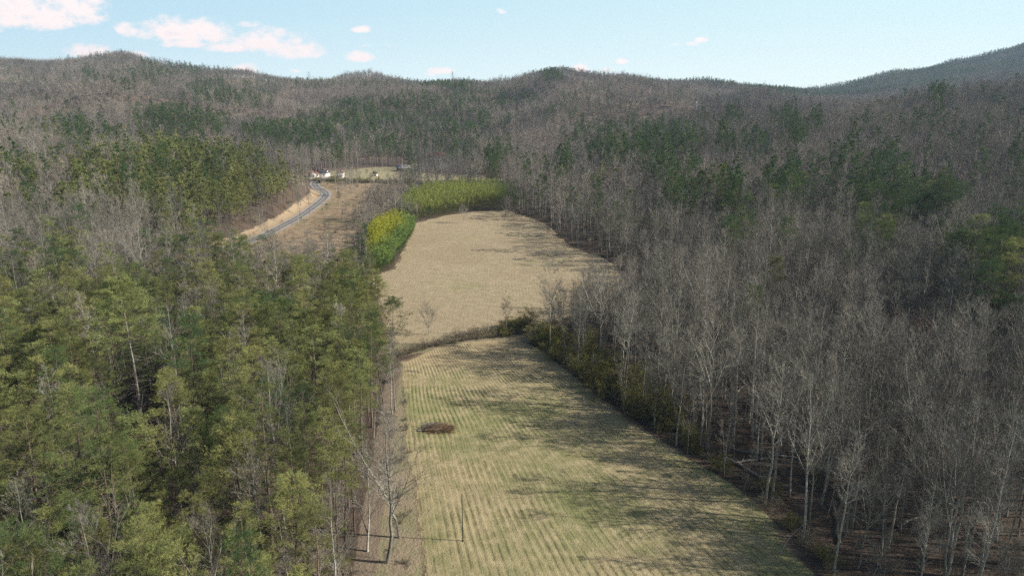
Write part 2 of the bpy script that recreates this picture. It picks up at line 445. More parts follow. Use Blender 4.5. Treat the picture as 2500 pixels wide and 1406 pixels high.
def ground_build(t, out):
    at_ = t.node('ShaderNodeAttribute', attribute_name='zone'); sr = t.node('ShaderNodeSeparateColor'); t.l.new(at_.outputs[0], sr.inputs[0])
    at2 = t.node('ShaderNodeAttribute', attribute_name='zone2'); sr2 = t.node('ShaderNodeSeparateColor'); t.l.new(at2.outputs[0], sr2.inputs[0])
    P = t.node('ShaderNodeNewGeometry').outputs['Position']
    big = t.noise(P, .03, 4, .6); mid = t.noise(P, .22, 4, .65); fine = t.noise(P, 2.2, 3, .7)
    litter = t.mix(t.ramp(mid, .35, .65), C4((.095, .068, .048)), C4((.058, .044, .033)))
    litter = t.mix(t.ramp(fine, .45, .75), litter, C4((.135, .10, .07)))
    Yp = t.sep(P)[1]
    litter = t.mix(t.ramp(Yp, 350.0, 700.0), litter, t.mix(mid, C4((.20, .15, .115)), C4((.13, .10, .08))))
    grass = t.mix(t.ramp(mid, .35, .62), C4((.34, .25, .15)), C4((.21, .15, .10)))
    grass = t.mix(t.math('MULTIPLY', t.ramp(fine, .5, .8), .6), grass, C4((.44, .33, .20)))
    grass = t.mix(t.math('MULTIPLY', t.ramp(big, .5, .65), .5), grass, C4((.17, .16, .075)))
    clay = t.mix(t.ramp(mid, .4, .6), C4((.37, .26, .17)), C4((.33, .26, .165)))
    clay = t.mix(t.math('MULTIPLY', t.ramp(fine, .45, .7), .5), clay, C4((.22, .17, .09)))
    mead = t.mix(t.ramp(mid, .35, .65), C4((.27, .25, .135)), C4((.35, .29, .18)))
    j = t.math('MULTIPLY', t.math('SUBTRACT', mid, .5), .9)
    def soft(v): return t.ramp(t.math('ADD', v, j), .35, .65)
    c = t.mix(soft(sr.outputs[0]), litter, grass)
    c = t.mix(soft(sr.outputs[1]), c, clay)
    c = t.mix(soft(sr.outputs[2]), c, mead)
    rgh = t.mix(t.ramp(mid, .38, .62), C4((.21, .19, .105)), C4((.25, .195, .13)))
    rgh = t.mix(t.math('MULTIPLY', t.ramp(fine, .5, .8), .6), rgh, C4((.33, .28, .18)))
    c = t.mix(soft(sr2.outputs[2]), c, rgh)
    track = t.mix(t.ramp(fine, .4, .7), C4((.21, .16, .115)), C4((.15, .12, .085)))
    c = t.mix(soft(sr2.outputs[0]), c, track)
    redd = t.mix(t.ramp(mid, .4, .6), C4((.25, .15, .10)), C4((.20, .14, .095)))
    c = t.mix(soft(sr2.outputs[1]), c, redd)
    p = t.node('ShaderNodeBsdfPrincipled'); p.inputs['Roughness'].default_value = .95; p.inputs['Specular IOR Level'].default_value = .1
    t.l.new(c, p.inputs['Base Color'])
    bn = t.node('ShaderNodeBump'); bn.inputs['Strength'].default_value = .8; bn.inputs['Distance'].default_value = .35
    t.l.new(t.math('ADD', fine, t.math('MULTIPLY', mid, 2.0)), bn.inputs['Height']); t.l.new(bn.outputs[0], p.inputs['Normal'])
    t.l.new(p.outputs[0], out.inputs[0])


M['ground'] = mat('forest floor and dry grass', ground_build)
PIV = np.array([-55.0, 312.0])


def field_build(far):
    def b(t, out):
        P = t.node('ShaderNodeNewGeometry').outputs['Position']
        X, Y, Z = t.sep(P)
        big = t.noise(P, .028, 3, .55); mid = t.noise(P, .35, 4, .7); fine = t.noise(P, 4.5, 3, .75); vf = t.noise(P, 11.0, 2, .7)
        if far:
            ph = t.math('ADD', t.math('MULTIPLY', X, 1.0), t.math('MULTIPLY', t.noise(P, .012, 1, .5), 16.0))
            ph = t.math('MULTIPLY', ph, 2 * math.pi / 1.25)
        else:
            ang = t.math('ARCTAN2', t.math('SUBTRACT', X, float(PIV[0])), t.math('SUBTRACT', float(PIV[1]), Y))
            ph = t.math('ADD', t.math('MULTIPLY', ang, 200.0), t.math('MULTIPLY', t.noise(P, .06, 2, .5), 1.2))
            ph = t.math('MULTIPLY', ph, 2 * math.pi / 1.05)
        row = t.math('ADD', .5, t.math('MULTIPLY', t.math('SINE', ph), .5))
        row3 = t.math('ADD', .5, t.math('MULTIPLY', t.math('SINE', t.math('ADD', t.math('MULTIPLY', ph, .25), t.math('MULTIPLY', big, 9))), .5))
        straw, straw2, green = ((.40, .315, .20), (.34, .265, .165), (.26, .25, .11)) if far else ((.43, .345, .195), (.35, .28, .155), (.185, .215, .07))
        c = t.mix(t.ramp(mid, .38, .62), C4(straw), C4(straw2))
        gm = t.ramp(t.math('ADD', t.math('ADD', t.math('MULTIPLY', big, 1.0), t.math('MULTIPLY', mid, .35)), t.math('MULTIPLY', row3, .05)), *((.76, 1.0) if far else (.56, .90)))
        c = t.mix(t.math('MULTIPLY', gm, .8 if not far else .75), c, C4(green))
        c = t.mix(t.math('MULTIPLY', t.ramp(fine, .50, .80), .7), c, C4((.52, .44, .28)))
        c = t.mix(t.math('MULTIPLY', t.ramp(fine, .48, .25), .65), c, C4((.15, .14, .07)))
        c = t.mix(t.math('MULTIPLY', t.ramp(vf, .5, .75), .5), c, C4((.16, .17, .07)))
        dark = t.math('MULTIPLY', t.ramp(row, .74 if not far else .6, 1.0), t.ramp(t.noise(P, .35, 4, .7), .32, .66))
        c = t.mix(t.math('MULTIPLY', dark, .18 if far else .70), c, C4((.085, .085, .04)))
        if not far:      # unturned straw headland at the top of the field
            hl = t.ramp(t.math('ADD', t.math('ADD', Y, t.math('MULTIPLY', X, .12)), t.math('MULTIPLY', big, 14.0)), 163.0, 172.0)
            c = t.mix(t.math('MULTIPLY', hl, .8), c, t.mix(mid, C4((.47, .36, .21)), C4((.36, .28, .16))))
        else:
            c = t.mix(t.math('MULTIPLY', t.ramp(t.noise(P, .012, 4, .65), .45, .62), .38), c, C4((.27, .20, .12)))
            c = t.mix(t.math('MULTIPLY', t.ramp(t.noise(P, .05, 5, .7), .56, .68), .35), c, C4((.46, .37, .25)))
        p = t.node('ShaderNodeBsdfPrincipled'); p.inputs['Roughness'].default_value = .95; p.inputs['Specular IOR Level'].default_value = .1
        t.l.new(c, p.inputs['Base Color'])
        bn = t.node('ShaderNodeBump'); bn.inputs['Strength'].default_value = .9; bn.inputs['Distance'].default_value = .25
        hgt = t.math('ADD', t.math('MULTIPLY', fine, 1.0), t.math('MULTIPLY', vf, .5))
        t.l.new(hgt, bn.inputs['Height']); t.l.new(bn.outputs[0], p.inputs['Normal'])
        t.l.new(p.outputs[0], out.inputs[0])
    return b


M['field_near'] = mat('stubble field with furrows', field_build(False))
M['field_far'] = mat('dry stubble field', field_build(True))


def road_build(t, out):
    at_ = t.node('ShaderNodeAttribute', attribute_name='lane'); sr = t.node('ShaderNodeSeparateColor'); t.l.new(at_.outputs[0], sr.inputs[0])
    P = t.node('ShaderNodeNewGeometry').outputs['Position']
    n = t.noise(P, .8, 3, .6)
    c = t.mix(n, C4((.15, .148, .15)), C4((.20, .195, .195)))
    a = sr.outputs[0]          # 0..1 across
    wheel = t.ramp(t.math('ABSOLUTE', t.math('SUBTRACT', t.math('ABSOLUTE', t.math('SUBTRACT', a, .5)), .25)), .10, .02)
    c = t.mix(t.math('MULTIPLY', wheel, .75), c, C4((.085, .088, .095)))
    p = t.node('ShaderNodeBsdfPrincipled'); p.inputs['Roughness'].default_value = .8
    t.l.new(c, p.inputs['Base Color']); t.l.new(p.outputs[0], out.inputs[0])


M['road'] = mat('worn grey asphalt', road_build)
M['yellow'] = rough_mat('yellow road paint', (.60, .36, .06), .3)
M['whitepaint'] = rough_mat('white road paint', (.65, .64, .6), .3)
M['gravel'] = rough_mat('pale gravel', (.40, .35, .28), .3, 1.0)
M['wall_white'] = rough_mat('white siding', (.72, .68, .62), .12, 1.0)
M['wall_pink'] = rough_mat('salmon siding', (.62, .40, .32), .15, 1.0)
M['roof_dark'] = rough_mat('dark shingles', (.055, .055, .065), .3, 2.0)
M['roof_red'] = rough_mat('red metal roof', (.45, .08, .09), .25, .3, rough=.5)
M['roof_rust'] = rough_mat('rust red roof', (.40, .17, .12), .25, .6)
M['roof_pale'] = rough_mat('pale metal roof', (.55, .53, .52), .2, .6, rough=.5)
M['glass'] = rough_mat('dark window glass', (.03, .035, .045), .1, rough=.15, spec=.6)
M['steel'] = rough_mat('galvanised steel', (.30, .31, .33), .2, rough=.6)
M['pale_steel'] = rough_mat('pale painted steel', (.62, .62, .62), .2, rough=.6)
M['pole'] = rough_mat('dark green painted pole', (.045, .06, .045), .3, 2, rough=.6)
M['truck_paint'] = rough_mat('black car paint', (.012, .013, .018), .1, rough=.25, spec=.6)
M['tyre'] = rough_mat('rubber', (.02, .02, .02), .2)
M['chrome'] = rough_mat('pale metal', (.5, .5, .5), .1, rough=.3)
M['tail'] = rough_mat('red lens', (.35, .02, .02), .1, rough=.3)
M['wood'] = rough_mat('weathered boards', (.20, .15, .11), .4, 3)

# ------------------------------------------------------------------ the ground
q = np.arange(NU * NY).reshape(NY, NU)
F4 = np.stack([q[:-1, :-1], q[:-1, 1:], q[1:, 1:], q[1:, :-1]], -1).reshape(-1, 4)
vx, vy = GX.ravel(), GY.ravel()
near_m = (vy < 900)
zscr = np.zeros(len(vx)); zclay = np.zeros(len(vx)); zmead = np.zeros(len(vx)); ztrk = np.zeros(len(vx)); zred = np.zeros(len(vx))
xs, ys = vx[near_m], vy[near_m]


def soft_in(P, x, y, r):
    d = dist_line(P, x, y); d = np.where(inside(P, x, y), d, -d); return sstep(-r, r, d)


edge = np.maximum(soft_in(NEAR_FIELD, xs, ys, 5), soft_in(FAR_FIELD, xs, ys, 6))
STRIP = poly([(930, 905), (960, 870), (1130, 850), (1290, 835), (1330, 800), (1290, 770), (1130, 800), (930, 830)])
zscr[near_m] = np.maximum(np.maximum(soft_in(SCRUB, xs, ys, 6), edge), soft_in(STRIP, xs, ys, 4))
rd = dist_line(ROADS, xs, ys, closed=False); lft = LEFT_OF_ROAD(xs, ys)
clay = np.where(lft, sstep(13, 8, rd)*.8 * sstep(250, 285, ys) * sstep(545, 500, ys), sstep(9, 5, rd) * .55)
zclay[near_m] = clay
zmead[near_m] = soft_in(MEADOW, xs, ys, 5)
RUTS = poly([(865, 1600), (888, 1406), (905, 1290), (925, 1150), (948, 1000), (962, 900)])
_o = np.argsort(RUTS[:, 1])
RUT_X = lambda y: np.interp(y, RUTS[_o, 1], RUTS[_o, 0])
ztrk[near_m] = sstep(2.3, 1.2, np.abs(dist_line(RUTS, xs, ys, False) - .0)) * .8
zrough = np.zeros(len(vx)); zrough[near_m] = np.maximum(soft_in(TRACK, xs, ys, 2.0), soft_in(STRIP, xs, ys, 3))
RED = [at(915, 200, 1650)[:2], at(1060, 212, 1500)[:2], at(350, 205, 1350)[:2]]
for c_, rx, ry in ((RED[0], 30, 50), (RED[1], 40, 40)):
    zred = np.maximum(zred, sstep(1.3, .7, np.hypot((vx - c_[0]) / rx, (vy - c_[1]) / ry)))
gme = mk_mesh('ground', np.stack([vx, vy, GZ.ravel()], 1), F4, [M['ground']], smooth=True,
              cols={'zone': np.stack([zscr, zclay, zmead], 1), 'zone2': np.stack([ztrk, zred, zrough], 1)})
tag(obj('ground', gme), 'leaf-littered valley floor and wooded hills', kind='structure')

# furrowed near field: a real ridge and furrow surface
rr = np.arange(100, 300, .42); aa = np.arange(-.20, .72, .21 / 200)
RR, AA = np.meshgrid(rr, aa, indexing='ij')
fx = PIV[0] + RR * np.sin(AA); fyv = PIV[1] - RR * np.cos(AA)
wob = vnoise(fx, fyv, 16, 11) * .6
furrow = np.sin((AA * 200 + wob) * 2 * np.pi / 1.05)
fz = .12 + .05 * furrow * (.35 + 1.1 * np.abs(vnoise(fx, fyv, 7, 12))) + vnoise(fx, fyv, .9, 13) * .045 + vnoise(fx, fyv, 22, 14) * .05
edge_n = vnoise(fx, fyv, .8, 15) * .3 + vnoise(fx, fyv, 9, 16) * .8
dd = dist_line(NEAR_FIELD, fx.ravel(), fyv.ravel()).reshape(fx.shape)
ins = np.where(inside(NEAR_FIELD, fx, fyv), dd, -dd) + edge_n > 0
fz = .03 + (fz - .03) * sstep(0, 2.2, np.where(inside(NEAR_FIELD, fx, fyv), dd, -dd) + edge_n)
ins &= (fyv > 50)
qi = np.arange(fx.size).reshape(fx.shape)
keep = ins[:-1, :-1] & ins[1:, :-1] & ins[:-1, 1:] & ins[1:, 1:]
ff = np.stack([qi[:-1, :-1], qi[1:, :-1], qi[1:, 1:], qi[:-1, 1:]], -1)[keep]
used = np.unique(ff); remap = np.zeros(fx.size, int); remap[used] = np.arange(len(used))
P_ = np.stack([fx.ravel(), fyv.ravel(), fz.ravel()], 1)[used]
tag(obj('near_field', mk_mesh('near_field', P_, remap[ff], [M['field_near']], smooth=True)), 'furrowed stubble field with green and straw rows', kind='structure')


def sheet(name, P, z, m, step, wob_=1.5, label=None):
    x0, y0 = P.min(0) - 3; x1, y1 = P.max(0) + 3
    X, Y = np.meshgrid(np.arange(x0, x1, step), np.arange(y0, y1, step))
    dd = dist_line(P, X.ravel(), Y.ravel()).reshape(X.shape)
    ins = np.where(inside(P, X, Y), dd, -dd) + vnoise(X, Y, 4, 15) * wob_ + vnoise(X, Y, 14, 16) * wob_ > 0
    qi = np.arange(X.size).reshape(X.shape)
    kp = ins[:-1, :-1] & ins[1:, :-1] & ins[:-1, 1:] & ins[1:, 1:]
    f = np.stack([qi[:-1, :-1], qi[:-1, 1:], qi[1:, 1:], qi[1:, :-1]], -1)[kp]
    us = np.unique(f); rm = np.zeros(X.size, int); rm[us] = np.arange(len(us))
    zz = z + height(X, Y) + vnoise(X, Y, 24, 14) * .05
    return tag(obj(name, mk_mesh(name, np.stack([X.ravel(), Y.ravel(), zz.ravel()], 1)[us], rm[f], [m], smooth=True)), label, kind='structure')


sheet('far_field', FAR_FIELD, .12, M['field_far'], 1.0, 1.6, 'dry stubble field beyond the hedge')


def strip(name, L, wd, z, mats, label=None, lane=True, off=0.0, follow=True):
    t = np.gradient(L, axis=0); t /= np.linalg.norm(t, axis=1, keepdims=True); nrm = np.stack([-t[:, 1], t[:, 0]], 1)
    ks = np.linspace(-.5, .5, 13 if lane else 2)
    V_ = []
    for k in ks:
        p = L + nrm * (off + k * wd); V_.append(np.stack([p[:, 0], p[:, 1], height(L[:, 0], L[:, 1]) * 0 + z], 1))
    V_ = np.stack(V_, 1); n, m_ = V_.shape[:2]; qi = np.arange(n * m_).reshape(n, m_)
    f = np.stack([qi[:-1, :-1], qi[:-1, 1:], qi[1:, 1:], qi[1:, :-1]], -1).reshape(-1, 4)
    kk = np.tile(ks + .5, n)
    o = obj(name, mk_mesh(name, V_.reshape(-1, 3), f, mats, cols={'lane': np.stack([kk, kk, kk], 1)}))
    return tag(o, label, kind='structure') if label else o


strip('road_verge', ROADS, 7.4, .10, [M['gravel']], 'pale gravel shoulder of the country road', lane=False)
strip('road', ROADS, 5.6, .16, [M['road']], 'winding grey country road with yellow centre line')
for s_ in (-.11, .11):
    strip('road_centre_line', ROADS, .14, .18, [M['yellow']], 'yellow centre line painted on the winding road', lane=False, off=s_)
for s_ in (-2.5, 2.5):
    strip('road_edge_line', ROADS, .14, .18, [M['whitepaint']], 'white edge line painted on the winding road', lane=False, off=s_)
strip('highway_verge', HIGHWAY, 12, .11, [M['gravel']], 'pale shoulder of the valley highway', lane=False)
strip('highway', HIGHWAY, 8.5, .17, [M['road']], 'grey highway crossing the valley behind the bamboo')

# ------------------------------------------------------------------ tree builders
def unit(v): return v / (np.linalg.norm(v, axis=-1, keepdims=True) + 1e-9)


class Br:
    """a set of curved branches: start, direction, length, upward bend, radius"""
    def __init__(s, st, d, L, bend, r): s.s = st; s.d = unit(d); s.L = L; s.b = bend; s.r = r
    def p(s, idx, t):
        return s.s[idx] + s.d[idx] * (s.L[idx] * t)[:, None] + np.array([0, 0, 1.]) * (s.b[idx] * s.L[idx] * t * t)[:, None]
    def tan(s, idx, t):
        return unit(s.d[idx] + np.array([0, 0, 1.]) * (2 * s.b[idx] * t)[:, None])
    def draw(s, G, nseg, m=0, sides=3, taper=.75):
        idx = np.arange(len(s.L))
        for k in range(nseg):
            t0 = np.full(len(idx), k / nseg); t1 = np.full(len(idx), (k + 1) / nseg)
            G.prisms(s.p(idx, t0), s.p(idx, t1), s.r * (1 - taper * k / nseg), s.r * (1 - taper * (k + 1) / nseg), sides, m)
    def sliver(s, G, m=0, wd=None):
        idx = np.arange(len(s.L)); mid = s.p(idx, np.full(len(idx), .5)); e = s.p(idx, np.ones(len(idx)))
        G.slivers(s.s, e, wd if wd is not None else s.r * 2, m=m)
    def spawn(s, k, tr, lfrac, spread, up, bend, rfrac, rg, jit=.3):
        n = len(s.L) * k; idx = np.repeat(np.arange(len(s.L)), k)
        t = rg.uniform(tr[0], tr[1], n); st = s.p(idx, t); tg = s.tan(idx, t)
        rnd = rg.normal(size=(n, 3)); rnd -= (rnd * tg).sum(1, keepdims=True) * tg; rnd = unit(rnd)
        d = tg * math.cos(spread) + rnd * math.sin(spread) + np.array([0, 0, up])
        L = s.L[idx] * lfrac * (1 - .55 * t) * rg.uniform(1 - jit, 1 + jit, n)
        return Br(st, d, L, np.full(n, bend), s.r[idx] * rfrac * (1 - .5 * t))


def trunk_line(rg, H, lean=.02, wob=.15, n=12):
    z = np.linspace(0, H, n); o = np.cumsum(rg.normal(0, wob, (n, 2)), 0) * .5; o -= o[0]
    return np.stack([o[:, 0] + z * lean * rg.normal(), o[:, 1] + z * lean * rg.normal(), z], 1)


def draw_line(G, P, r, sides, m=0):
    for i in range(len(P) - 1): G.prisms(P[i:i + 1], P[i + 1:i + 2], r[i], r[i + 1], sides, m)


def line_at(P, h):
    return np.stack([np.interp(h, P[:, 2], P[:, 0]), np.interp(h, P[:, 2], P[:, 1]), h], 1)


def bare_tree(seed, H, cb, spread, lod=0, kind='poplar', tw=1.0, r0=None, wob=None, thick=.5):
    """trunk geometry and crown geometry of a leafless tree"""
    rg = np.random.default_rng(seed); T, Cn = Geo(), Geo()
    P = trunk_line(rg, H, .02, wob or (.13 if kind == 'poplar' else .28))
    r0 = r0 or H * .0085; rad = r0 * (1 - np.linspace(0, 1, len(P)) ** .9 * .92)
    rad[0] *= 1.25
    draw_line(T, P, rad, 6 if lod == 0 else 4 if lod == 1 else 3)
    n1 = {0: 26, 1: 15, 2: 9}[lod]
    h = np.sort(rg.uniform(cb, .97, n1)) * H; st = line_at(P, h)
    az = np.arange(n1) * 2.4 + rg.normal(0, .5, n1); f = (h / H - cb) / (1 - cb)
    el = R(28) + f * R(38) if kind == 'poplar' else R(12) + f * R(50)
    el = el + rg.normal(0, .12, n1)
    big = np.zeros(n1, bool)
    if kind == 'oak' or seed % 3 == 0: big[:3] = True; el = np.where(big, R(62), el)
    d = np.stack([np.cos(az) * np.cos(el), np.sin(az) * np.cos(el), np.sin(el)], 1)
    L = spread * (1 - .68 * f ** 1.4) * rg.uniform(.6, 1.2, n1) * np.where(f < .15, .75, 1) * np.where(big, 2.3, 1)
    b1 = Br(st, d, L, np.full(n1, .18) * rg.uniform(.2, 1.6, n1), np.interp(h, P[:, 2], rad) * thick * np.where(big, 1.4, 1))
    if lod == 0:
        b1.draw(Cn, 4, m=1)
        b2 = b1.spawn(7, (.2, 1), .62, R(42), .22, .15, .5, rg); b2.draw(Cn, 2, m=1)
        b3 = b2.spawn(5, (.15, 1), .62, R(38), .18, .1, .55, rg); b3.sliver(Cn, wd=.05 * tw)
        b4 = b3.spawn(2, (.2, 1), .75, R(34), .2, .1, .5, rg); b4.L = np.maximum(b4.L, .35); b4.sliver(Cn, wd=.022 * tw)
        # sprigs straight off the leader and main limbs
        b5 = b1.spawn(5, (.1, 1), .28, R(45), .25, .1, .4, rg); b5.sliver(Cn, wd=.03 * tw)
        # stubs along the lower stem
        hs = rg.uniform(min(.2, cb * .5), cb, 10) * H; ss = line_at(P, hs); az = rg.uniform(0, 6.28, 10)
        G_ = Br(ss, np.stack([np.cos(az), np.sin(az), rg.uniform(-.2, .6, 10)], 1), rg.uniform(.5, 1.8, 10), np.full(10, .1), np.full(10, .02)); G_.draw(Cn, 2, m=1)
    elif lod == 1:
        b1.draw(Cn, 2)
        b2 = b1.spawn(6, (.15, 1), .62, R(42), .22, .15, .5, rg); b2.sliver(Cn, wd=.10 * tw)
        b3 = b2.spawn(5, (.1, 1), .7, R(38), .2, .1, .55, rg); b3.L = np.maximum(b3.L, .6); b3.sliver(Cn, wd=.065 * tw)
    else:
        b1.sliver(Cn, wd=.18 * tw)
        b2 = b1.spawn(17, (.1, 1), .65, R(45), .22, .15, .5, rg); b2.L = np.maximum(b2.L, 1.0); b2.sliver(Cn, wd=.15 * tw)
    return T, Cn


def needle_fan(G, P0, dirs, n, ln, wd, rg, spread=.75, up=.25, m=0):
    N = len(P0); idx = np.repeat(np.arange(N), n)
    d = unit(unit(dirs)[idx] + rg.normal(size=(N * n, 3)) * spread + np.array([0, 0, up]))
    l = ln * rg.uniform(.6, 1.25, N * n)
    a = P0[idx] + rg.normal(size=(N * n, 3)) * ln * .25
    G.slivers(a, a + d * l[:, None], wd * rg.uniform(.7, 1.3, N * n), side=rg.normal(size=(N * n, 3)), m=m)


def pine_tree(seed, H, cb, spread, lod=0, kind='scrub', dens=1.0, dead=True, ns=1.0):
    """kind scrub: open irregular flat sprays; white: tiered limbs; round: fuller crown"""
    rg = np.random.default_rng(seed); T, Cn = Geo(), Geo()
    P = trunk_line(rg, H, .03 if kind == 'scrub' else .015, .2 if kind == 'scrub' else .1)
    r0 = H * .0088; rad = r0 * (1 - np.linspace(0, 1, len(P)) * .9)
    draw_line(T, P, rad, 6 if lod == 0 else 3)
    n1 = {0: int(34 * dens), 1: int(24 * dens), 2: 14}[lod]
    if kind == 'white':
        tiers = np.linspace(cb, .98, 11); h = np.clip(np.repeat(tiers, max(1, n1 // 11)) + rg.normal(0, .006, 11 * max(1, n1 // 11)), cb, .99) * H
    else:
        h = np.sort(rg.uniform(cb, .98, n1) ** .95) * H
        h = np.clip(h, cb * H, .98 * H)
    n1 = len(h); f = np.clip((h / H - cb) / (1 - cb), 0, 1)
    st = line_at(P, h); az = np.arange(n1) * 2.4 + rg.normal(0, .6, n1)
    if kind == 'scrub':
        prof = np.where(f < .25, .7 + f, .95) * np.clip(1.08 - f ** 1.5, .08, 1); el = R(0) + f * R(30)
    elif kind == 'white':
        prof = (1 - .8 * f ** 1.1) * (1 - .2 * (f < .1)); el = R(5) + f * R(30)
    else:
        prof = np.sin(np.clip(f * .8 + .2, 0, 1) * math.pi) ** .6; el = R(8) + f * R(45)
    el = el + rg.normal(0, .12, n1)
    L = spread * prof * rg.uniform(.55, 1.25, n1) + .4
    b1 = Br(st, np.stack([np.cos(az) * np.cos(el), np.sin(az) * np.cos(el), np.sin(el)], 1), L, rg.uniform(-.05, .2, n1), np.interp(h, P[:, 2], rad) * .33)
    if lod == 0:
        b1.draw(T if False else Cn, 3, m=1)
        b2 = b1.spawn(6, (.35, 1), .62, R(55), .03, .08, .5, rg); b2.L = np.maximum(b2.L, .7); b2.d[:, 2] *= .35; b2.d = unit(b2.d)
        b2.sliver(Cn, m=1, wd=.035)
        idx = np.repeat(np.arange(len(b2.L)), 8); t = rg.uniform(.35, 1.12, len(idx)); pc = b2.p(idx, t) + rg.normal(size=(len(idx), 3)) * np.array([.22, .22, .06])
        needle_fan(Cn, pc, b2.tan(idx, t), 6, .30 * ns, .042 * ns, rg, .42, .30, m=0)
        if dead:
            hs = rg.uniform(.25, cb + .1, 26) * H; ss = line_at(P, hs); az = rg.uniform(0, 6.28, 26)
            G_ = Br(ss, np.stack([np.cos(az), np.sin(az), rg.uniform(-.25, .3, 26)], 1), rg.uniform(.6, 2.4, 26), np.full(26, .05), np.full(26, .018)); G_.draw(Cn, 2, m=2)
            G2 = G_.spawn(3, (.3, 1), .5, R(45), 0, 0, .5, rg); G2.sliver(Cn, m=2, wd=.02)
    elif lod == 1:
        b1.draw(Cn, 1, m=1)
        b2 = b1.spawn(8, (.25, 1), .5, R(50), .05, .05, .5, rg); b2.d[:, 2] *= .6; b2.d = unit(b2.d)
        idx = np.repeat(np.arange(len(b2.L)), 2); t = rg.uniform(.3, 1.05, len(idx))
        needle_fan(Cn, b2.p(idx, t), b2.tan(idx, t), 4, .62, .17, rg, .62, .25, m=0)
    else:
        idx = np.repeat(np.arange(n1), 6); t = rg.uniform(.2, 1.0, len(idx))
        needle_fan(Cn, b1.p(idx, t) + rg.normal(0, .35, (len(idx), 3)), b1.tan(idx, t), 3, 1.25, .5, rg, .7, .25, m=0)
    return T, Cn


def shrub(seed, H, W_, n, leafy, lw=.06, ll=.18):
    rg = np.random.default_rng(seed); S, Cn = Geo(), Geo(); k = 14
    az = rg.uniform(0, 6.28, k); el = rg.uniform(R(35), R(85), k)
    b1 = Br(rg.normal(0, W_ * .12, (k, 3)) * [1, 1, 0], np.stack([np.cos(az) * np.cos(el) * W_ / H * 1.3, np.sin(az) * np.cos(el) * W_ / H * 1.3, np.sin(el)], 1), rg.uniform(.7, 1.05, k) * H, rg.uniform(-.1, .1, k), np.full(k, .035)); b1.draw(S, 3)
    b2 = b1.spawn(9, (.15, 1), .5, R(45), .15, 0, .5, rg); b2.sliver(S, wd=.03)
    b3 = b2.spawn(n, (.1, 1), .65, R(42), .12, 0, .5, rg); b3.sliver(Cn, wd=.022)
    if leafy:
        idx = np.repeat(np.arange(len(b3.L)), leafy); t = rg.uniform(.1, 1.1, len(idx))
        needle_fan(Cn, b3.p(idx, t), b3.tan(idx, t), 1, ll, lw, rg, .9, .1)
    return S, Cn


def merged(name, T, Cn, mats_t, mats_c):
    G = Geo(); k = len(mats_t)
    for src, off in ((T, 0), (Cn, k)):
        base = G.n
        G.v += src.v; G.n += src.n
        G.t += [a + base for a in src.t]; G.tm += [a + off for a in src.tm]
        G.q += [a + base for a in src.q]; G.qm += [a + off for a in src.qm]
    return G.mesh(name, list(mats_t) + list(mats_c))


# templates: (trunk mesh, crown mesh, merged mesh, look words)
def tmpl(name, TC, mt, mc, look):
    T, Cn = TC
    return dict(t=T.mesh(name + '_trunk', mt), c=Cn.mesh(name + '_crown', mc), m=merged(name + '_whole', T, Cn, mt, mc), look=look)


BT = [M['bark_grey']]; BC = [M['twig'], M['bark_grey']]
BARE = []
specs = [(23, .42, 4.6, 'poplar', 'tall straight'), (25, .48, 4.0, 'poplar', 'tall slender'), (21, .38, 4.8, 'poplar', 'upright narrow'), (24, .45, 3.6, 'poplar', 'slim upright'),
         (22, .35, 5.6, 'oak', 'broad spreading'), (19, .32, 5.2, 'oak', 'wide low-branched'), (24, .4, 5.0, 'oak', 'big rugged'), (18, .40, 3.4, 'poplar', 'young thin'), (20, .36, 4.4, 'poplar', 'finely twigged'), (23, .5, 4.8, 'oak', 'high-crowned')]
for i, (H, cb, sp, kd, lk) in enumerate(specs):
    BARE.append(tmpl('bare_tree', bare_tree(100 + i, H, cb, sp, 0, kd), BT, BC, lk))
PT = [M['bark_pine']]; PC = [M['needle'], M['bark_pine'], M['bark_grey']]; PCD = [M['needle_dark'], M['bark_pine'], M['bark_grey']]
PINES = []
pspecs = [(22, .50, 3.2, 'scrub', .95, 'open-crowned'), (20, .44, 3.4, 'scrub', 1.05, 'flat-sprayed'), (24, .58, 2.8, 'scrub', .8, 'tall thin-crowned'), (19, .42, 3.1, 'scrub', 1.15, 'bushy'), (21, .48, 3.8, 'scrub', 1.0, 'wide-armed'), (22, .50, 2.5, 'scrub', .7, 'sparse'), (17, .38, 2.8, 'scrub', 1.1, 'short full')]
for i, (H, cb, sp, kd, dn, lk) in enumerate(pspecs):
    PINES.append(tmpl('pine_tree', pine_tree(200 + i, H, cb, sp, 0, kd, dn), PT, PC, lk))
DPINES = []
for i, (H, cb, sp, kd, dn, lk) in enumerate([(24, .45, 4.6, 'white', 1.1, 'tiered dark'), (21, .42, 4.0, 'round', 1.2, 'rounded dark'), (23, .5, 4.0, 'white', 1.0, 'narrow tiered dark'), (19, .45, 4.2, 'round', 1.3, 'dense dark')]):
    DPINES.append(tmpl('pine_tree', pine_tree(240 + i, H, cb, sp, 0, kd, dn), PT, PCD, lk))
FT = [M['bark_grey']]; FC = [M['twig_far']]
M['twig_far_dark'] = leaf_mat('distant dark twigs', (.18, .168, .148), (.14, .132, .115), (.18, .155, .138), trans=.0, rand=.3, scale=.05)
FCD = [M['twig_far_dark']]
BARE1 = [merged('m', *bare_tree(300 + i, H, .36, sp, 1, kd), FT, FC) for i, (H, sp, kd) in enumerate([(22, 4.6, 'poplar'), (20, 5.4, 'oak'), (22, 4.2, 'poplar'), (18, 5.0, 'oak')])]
BARE2 = [merged('m', *bare_tree(320 + i, H, .30, sp, 2, kd), FT, FC) for i, (H, sp, kd) in enumerate([(19, 5.6, 'oak'), (18, 5.6, 'oak'), (20, 5.0, 'poplar'), (17, 5.6, 'oak')])]
